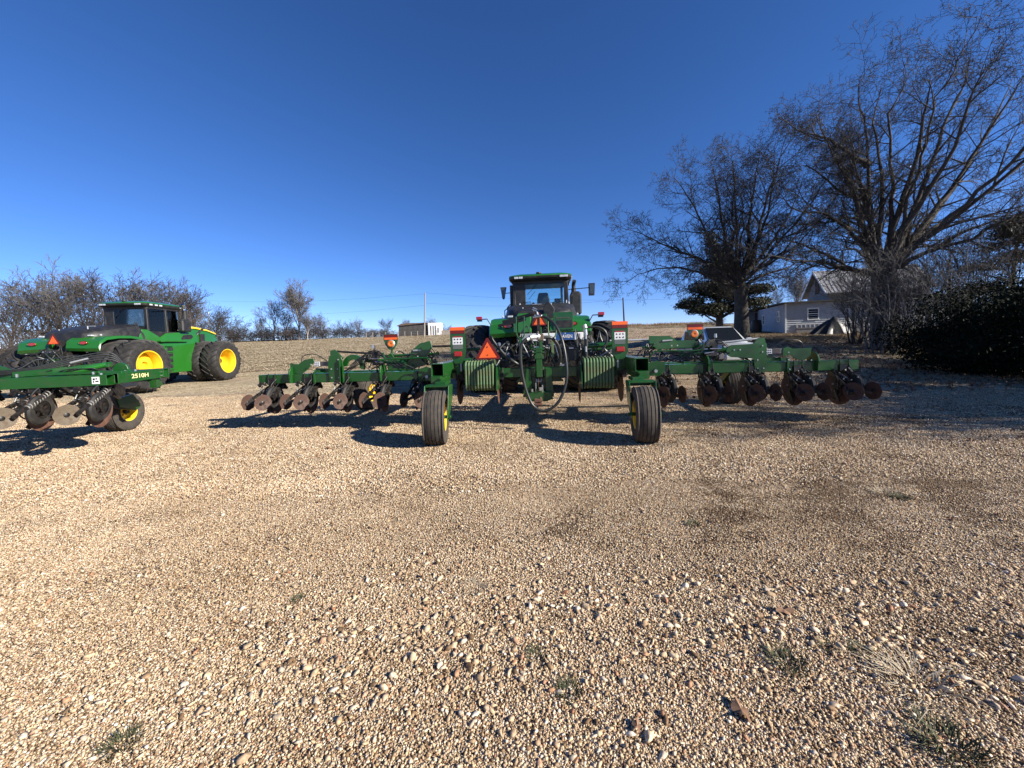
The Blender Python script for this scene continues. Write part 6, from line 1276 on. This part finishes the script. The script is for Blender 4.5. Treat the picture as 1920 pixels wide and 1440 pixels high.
# ------------------------------------------------------------------ barn, fence, poles, wires
Yb = 84.0; a_ = U(748, 626, Yb); b_ = U(798, 625, Yb); c2 = U(826, 625, Yb); z0 = zf(a_.x, Yb)
e = E_('field_barn', 'long dark plank barn with white end on the crest of the field', 'barn', (a_.x, Yb, z0)); wdk = b_.x - a_.x; wwh = c2.x - a_.x; ht = U(770, 607, Yb).z - z0
O('dark_wall', MB().box((wdk / 2, 2, ht / 2 - .1), (wdk, 4, ht - .2)), WOODD, e)
pl = MB().box((0, -.03, ht * .42), (.16, .05, ht * .84)).mesh('plank', WOODD)
for q in range(int(wdk / .27)): O('plank', pl, None, e, loc=(.15 + q * .27, 0, (q * 37 % 5) * .02))
O('roof', MB().plate([(-.3, ht - .35), (.8, ht + .1), (wdk + .2, ht + .15), (wdk + .2, ht + .02), (-.3, ht - .45)], 4.6, 'xz', 2.0), M('rusty_roofing', (.10, .075, .06), .8, dirt=(.2, .12, .08), dscale=.5), e)
ww = MB().box(((wdk + wwh) / 2 + .3, 1.5, ht / 2), (wwh - wdk - .6, 3, ht + .1)); O('white_wall', ww, WHITEP, e)
for q, f in enumerate((.22, .42, .6, .82)): O('doorway', MB().box((wdk + .6 + (wwh - wdk - .6) * f, -.01, ht * .4), (.18, .05, ht * (.75 if q < 3 else .4))), DARKR, e)
fence = E_('field_fence', 'pale plank fence right of the white barn end', 'fence', (c2.x + .1, Yb, zf(c2.x, Yb)))
fp = MB().box((0, 0, .5), (.42, .05, 1.0)).mesh('board', GWOOD)
for q in range(6): O('board', fp, None, fence, loc=(.3 + q * .48, 0, 0))
O('rail', MB().box((1.5, .05, .8), (3.0, .04, .08)), GWOOD, fence)
fence = E_('wire_fence', 'line of thin grey posts in front of the dark barn', 'fence', (a_.x - 6, Yb - 3, zf(a_.x, Yb - 3)))
fp = MB().box((0, 0, .55), (.10, .10, 1.1)).mesh('post', GWOOD)
for q in range(14): O('post', fp, None, fence, loc=(q * 1.35, 0, (q * 31 % 7) * .03 - .1))
O('wire', MB().rod((0, 0, .95), (17.5, 0, .95), .008, 4).rod((0, 0, .6), (17.5, 0, .6), .008, 4), GALV, fence)
POLEM = M('pole_wood', (.27, .24, .21), .8)
def pole(label, px0, py0, px1, py1, Y_, r_, m=POLEM, arm=True, dy=0):
    a1 = U(px1, py1, Y_); c_ = U(px0, 600, Y_); z0_ = zf(c_.x, Y_)
    b0 = U(px0, py0, Y_); e_ = E_('utility_pole', label, 'pole', (b0.x, Y_, z0_), 0, 'poles carrying wires past the field')
    top = Vector((a1.x - b0.x, dy, a1.z - z0_)); O('shaft', MB().tube([(0, 0, -.5), tuple(top)], [r_, r_ * .7], 10), m, e_, smooth=True)
    if arm: O('crossarm', MB().box((top.x, top.y, top.z - .5), (.9, .1, .1)).rod((top.x - .35, 0, top.z - .45), (top.x - .35, 0, top.z - .25), .05, 6).rod((top.x + .35, 0, top.z - .45), (top.x + .35, 0, top.z - .25), .05, 6), m, e_)
    return Vector((b0.x, Y_, z0_)) + top
p1 = pole('pale tall utility pole in front of the far barn', 795, 626, 797, 549, 76, .15, arm=False); p2 = pole('dark leaning pole rising behind the right marker panel', 1171, 618, 1168, 558, 62, .14, M('dark_pole', (.04, .035, .03), .9), False)
p3 = pole('thin white pole beyond the hood of the left tractor', 390, 640, 391, 585, 64, .09, WHITEP, False)
def wire(a, b, sag, label):
    mid = (a + b) / 2 - Vector((0, 0, sag)); pts = curve_pts([a, a.lerp(b, .25) - Vector((0, 0, sag * .75)), mid, a.lerp(b, .75) - Vector((0, 0, sag * .75)), b], 6)
    tag(O('overhead_wire', MB().tube(pts, .012, 4), HOSE, None), label, 'wire', 'wires between the poles')
wire(p1, U(1400, 555, 62), 1.0, 'thin overhead wire running right from the pale pole to the cedar'); wire(p1 - Vector((0, 0, 2.0)), p2 - Vector((0, 0, .3)), .8, 'lower overhead wire between pale pole and dark leaning pole')
wire(U(330, 560, 110), p1 - Vector((0, 0, .2)), 1.2, 'overhead wire running left from the pale pole over the tree line'); wire(p1 - Vector((0, 0, 2.4)), U(500, 590, 110), .6, 'lower overhead wire left of the pale pole')
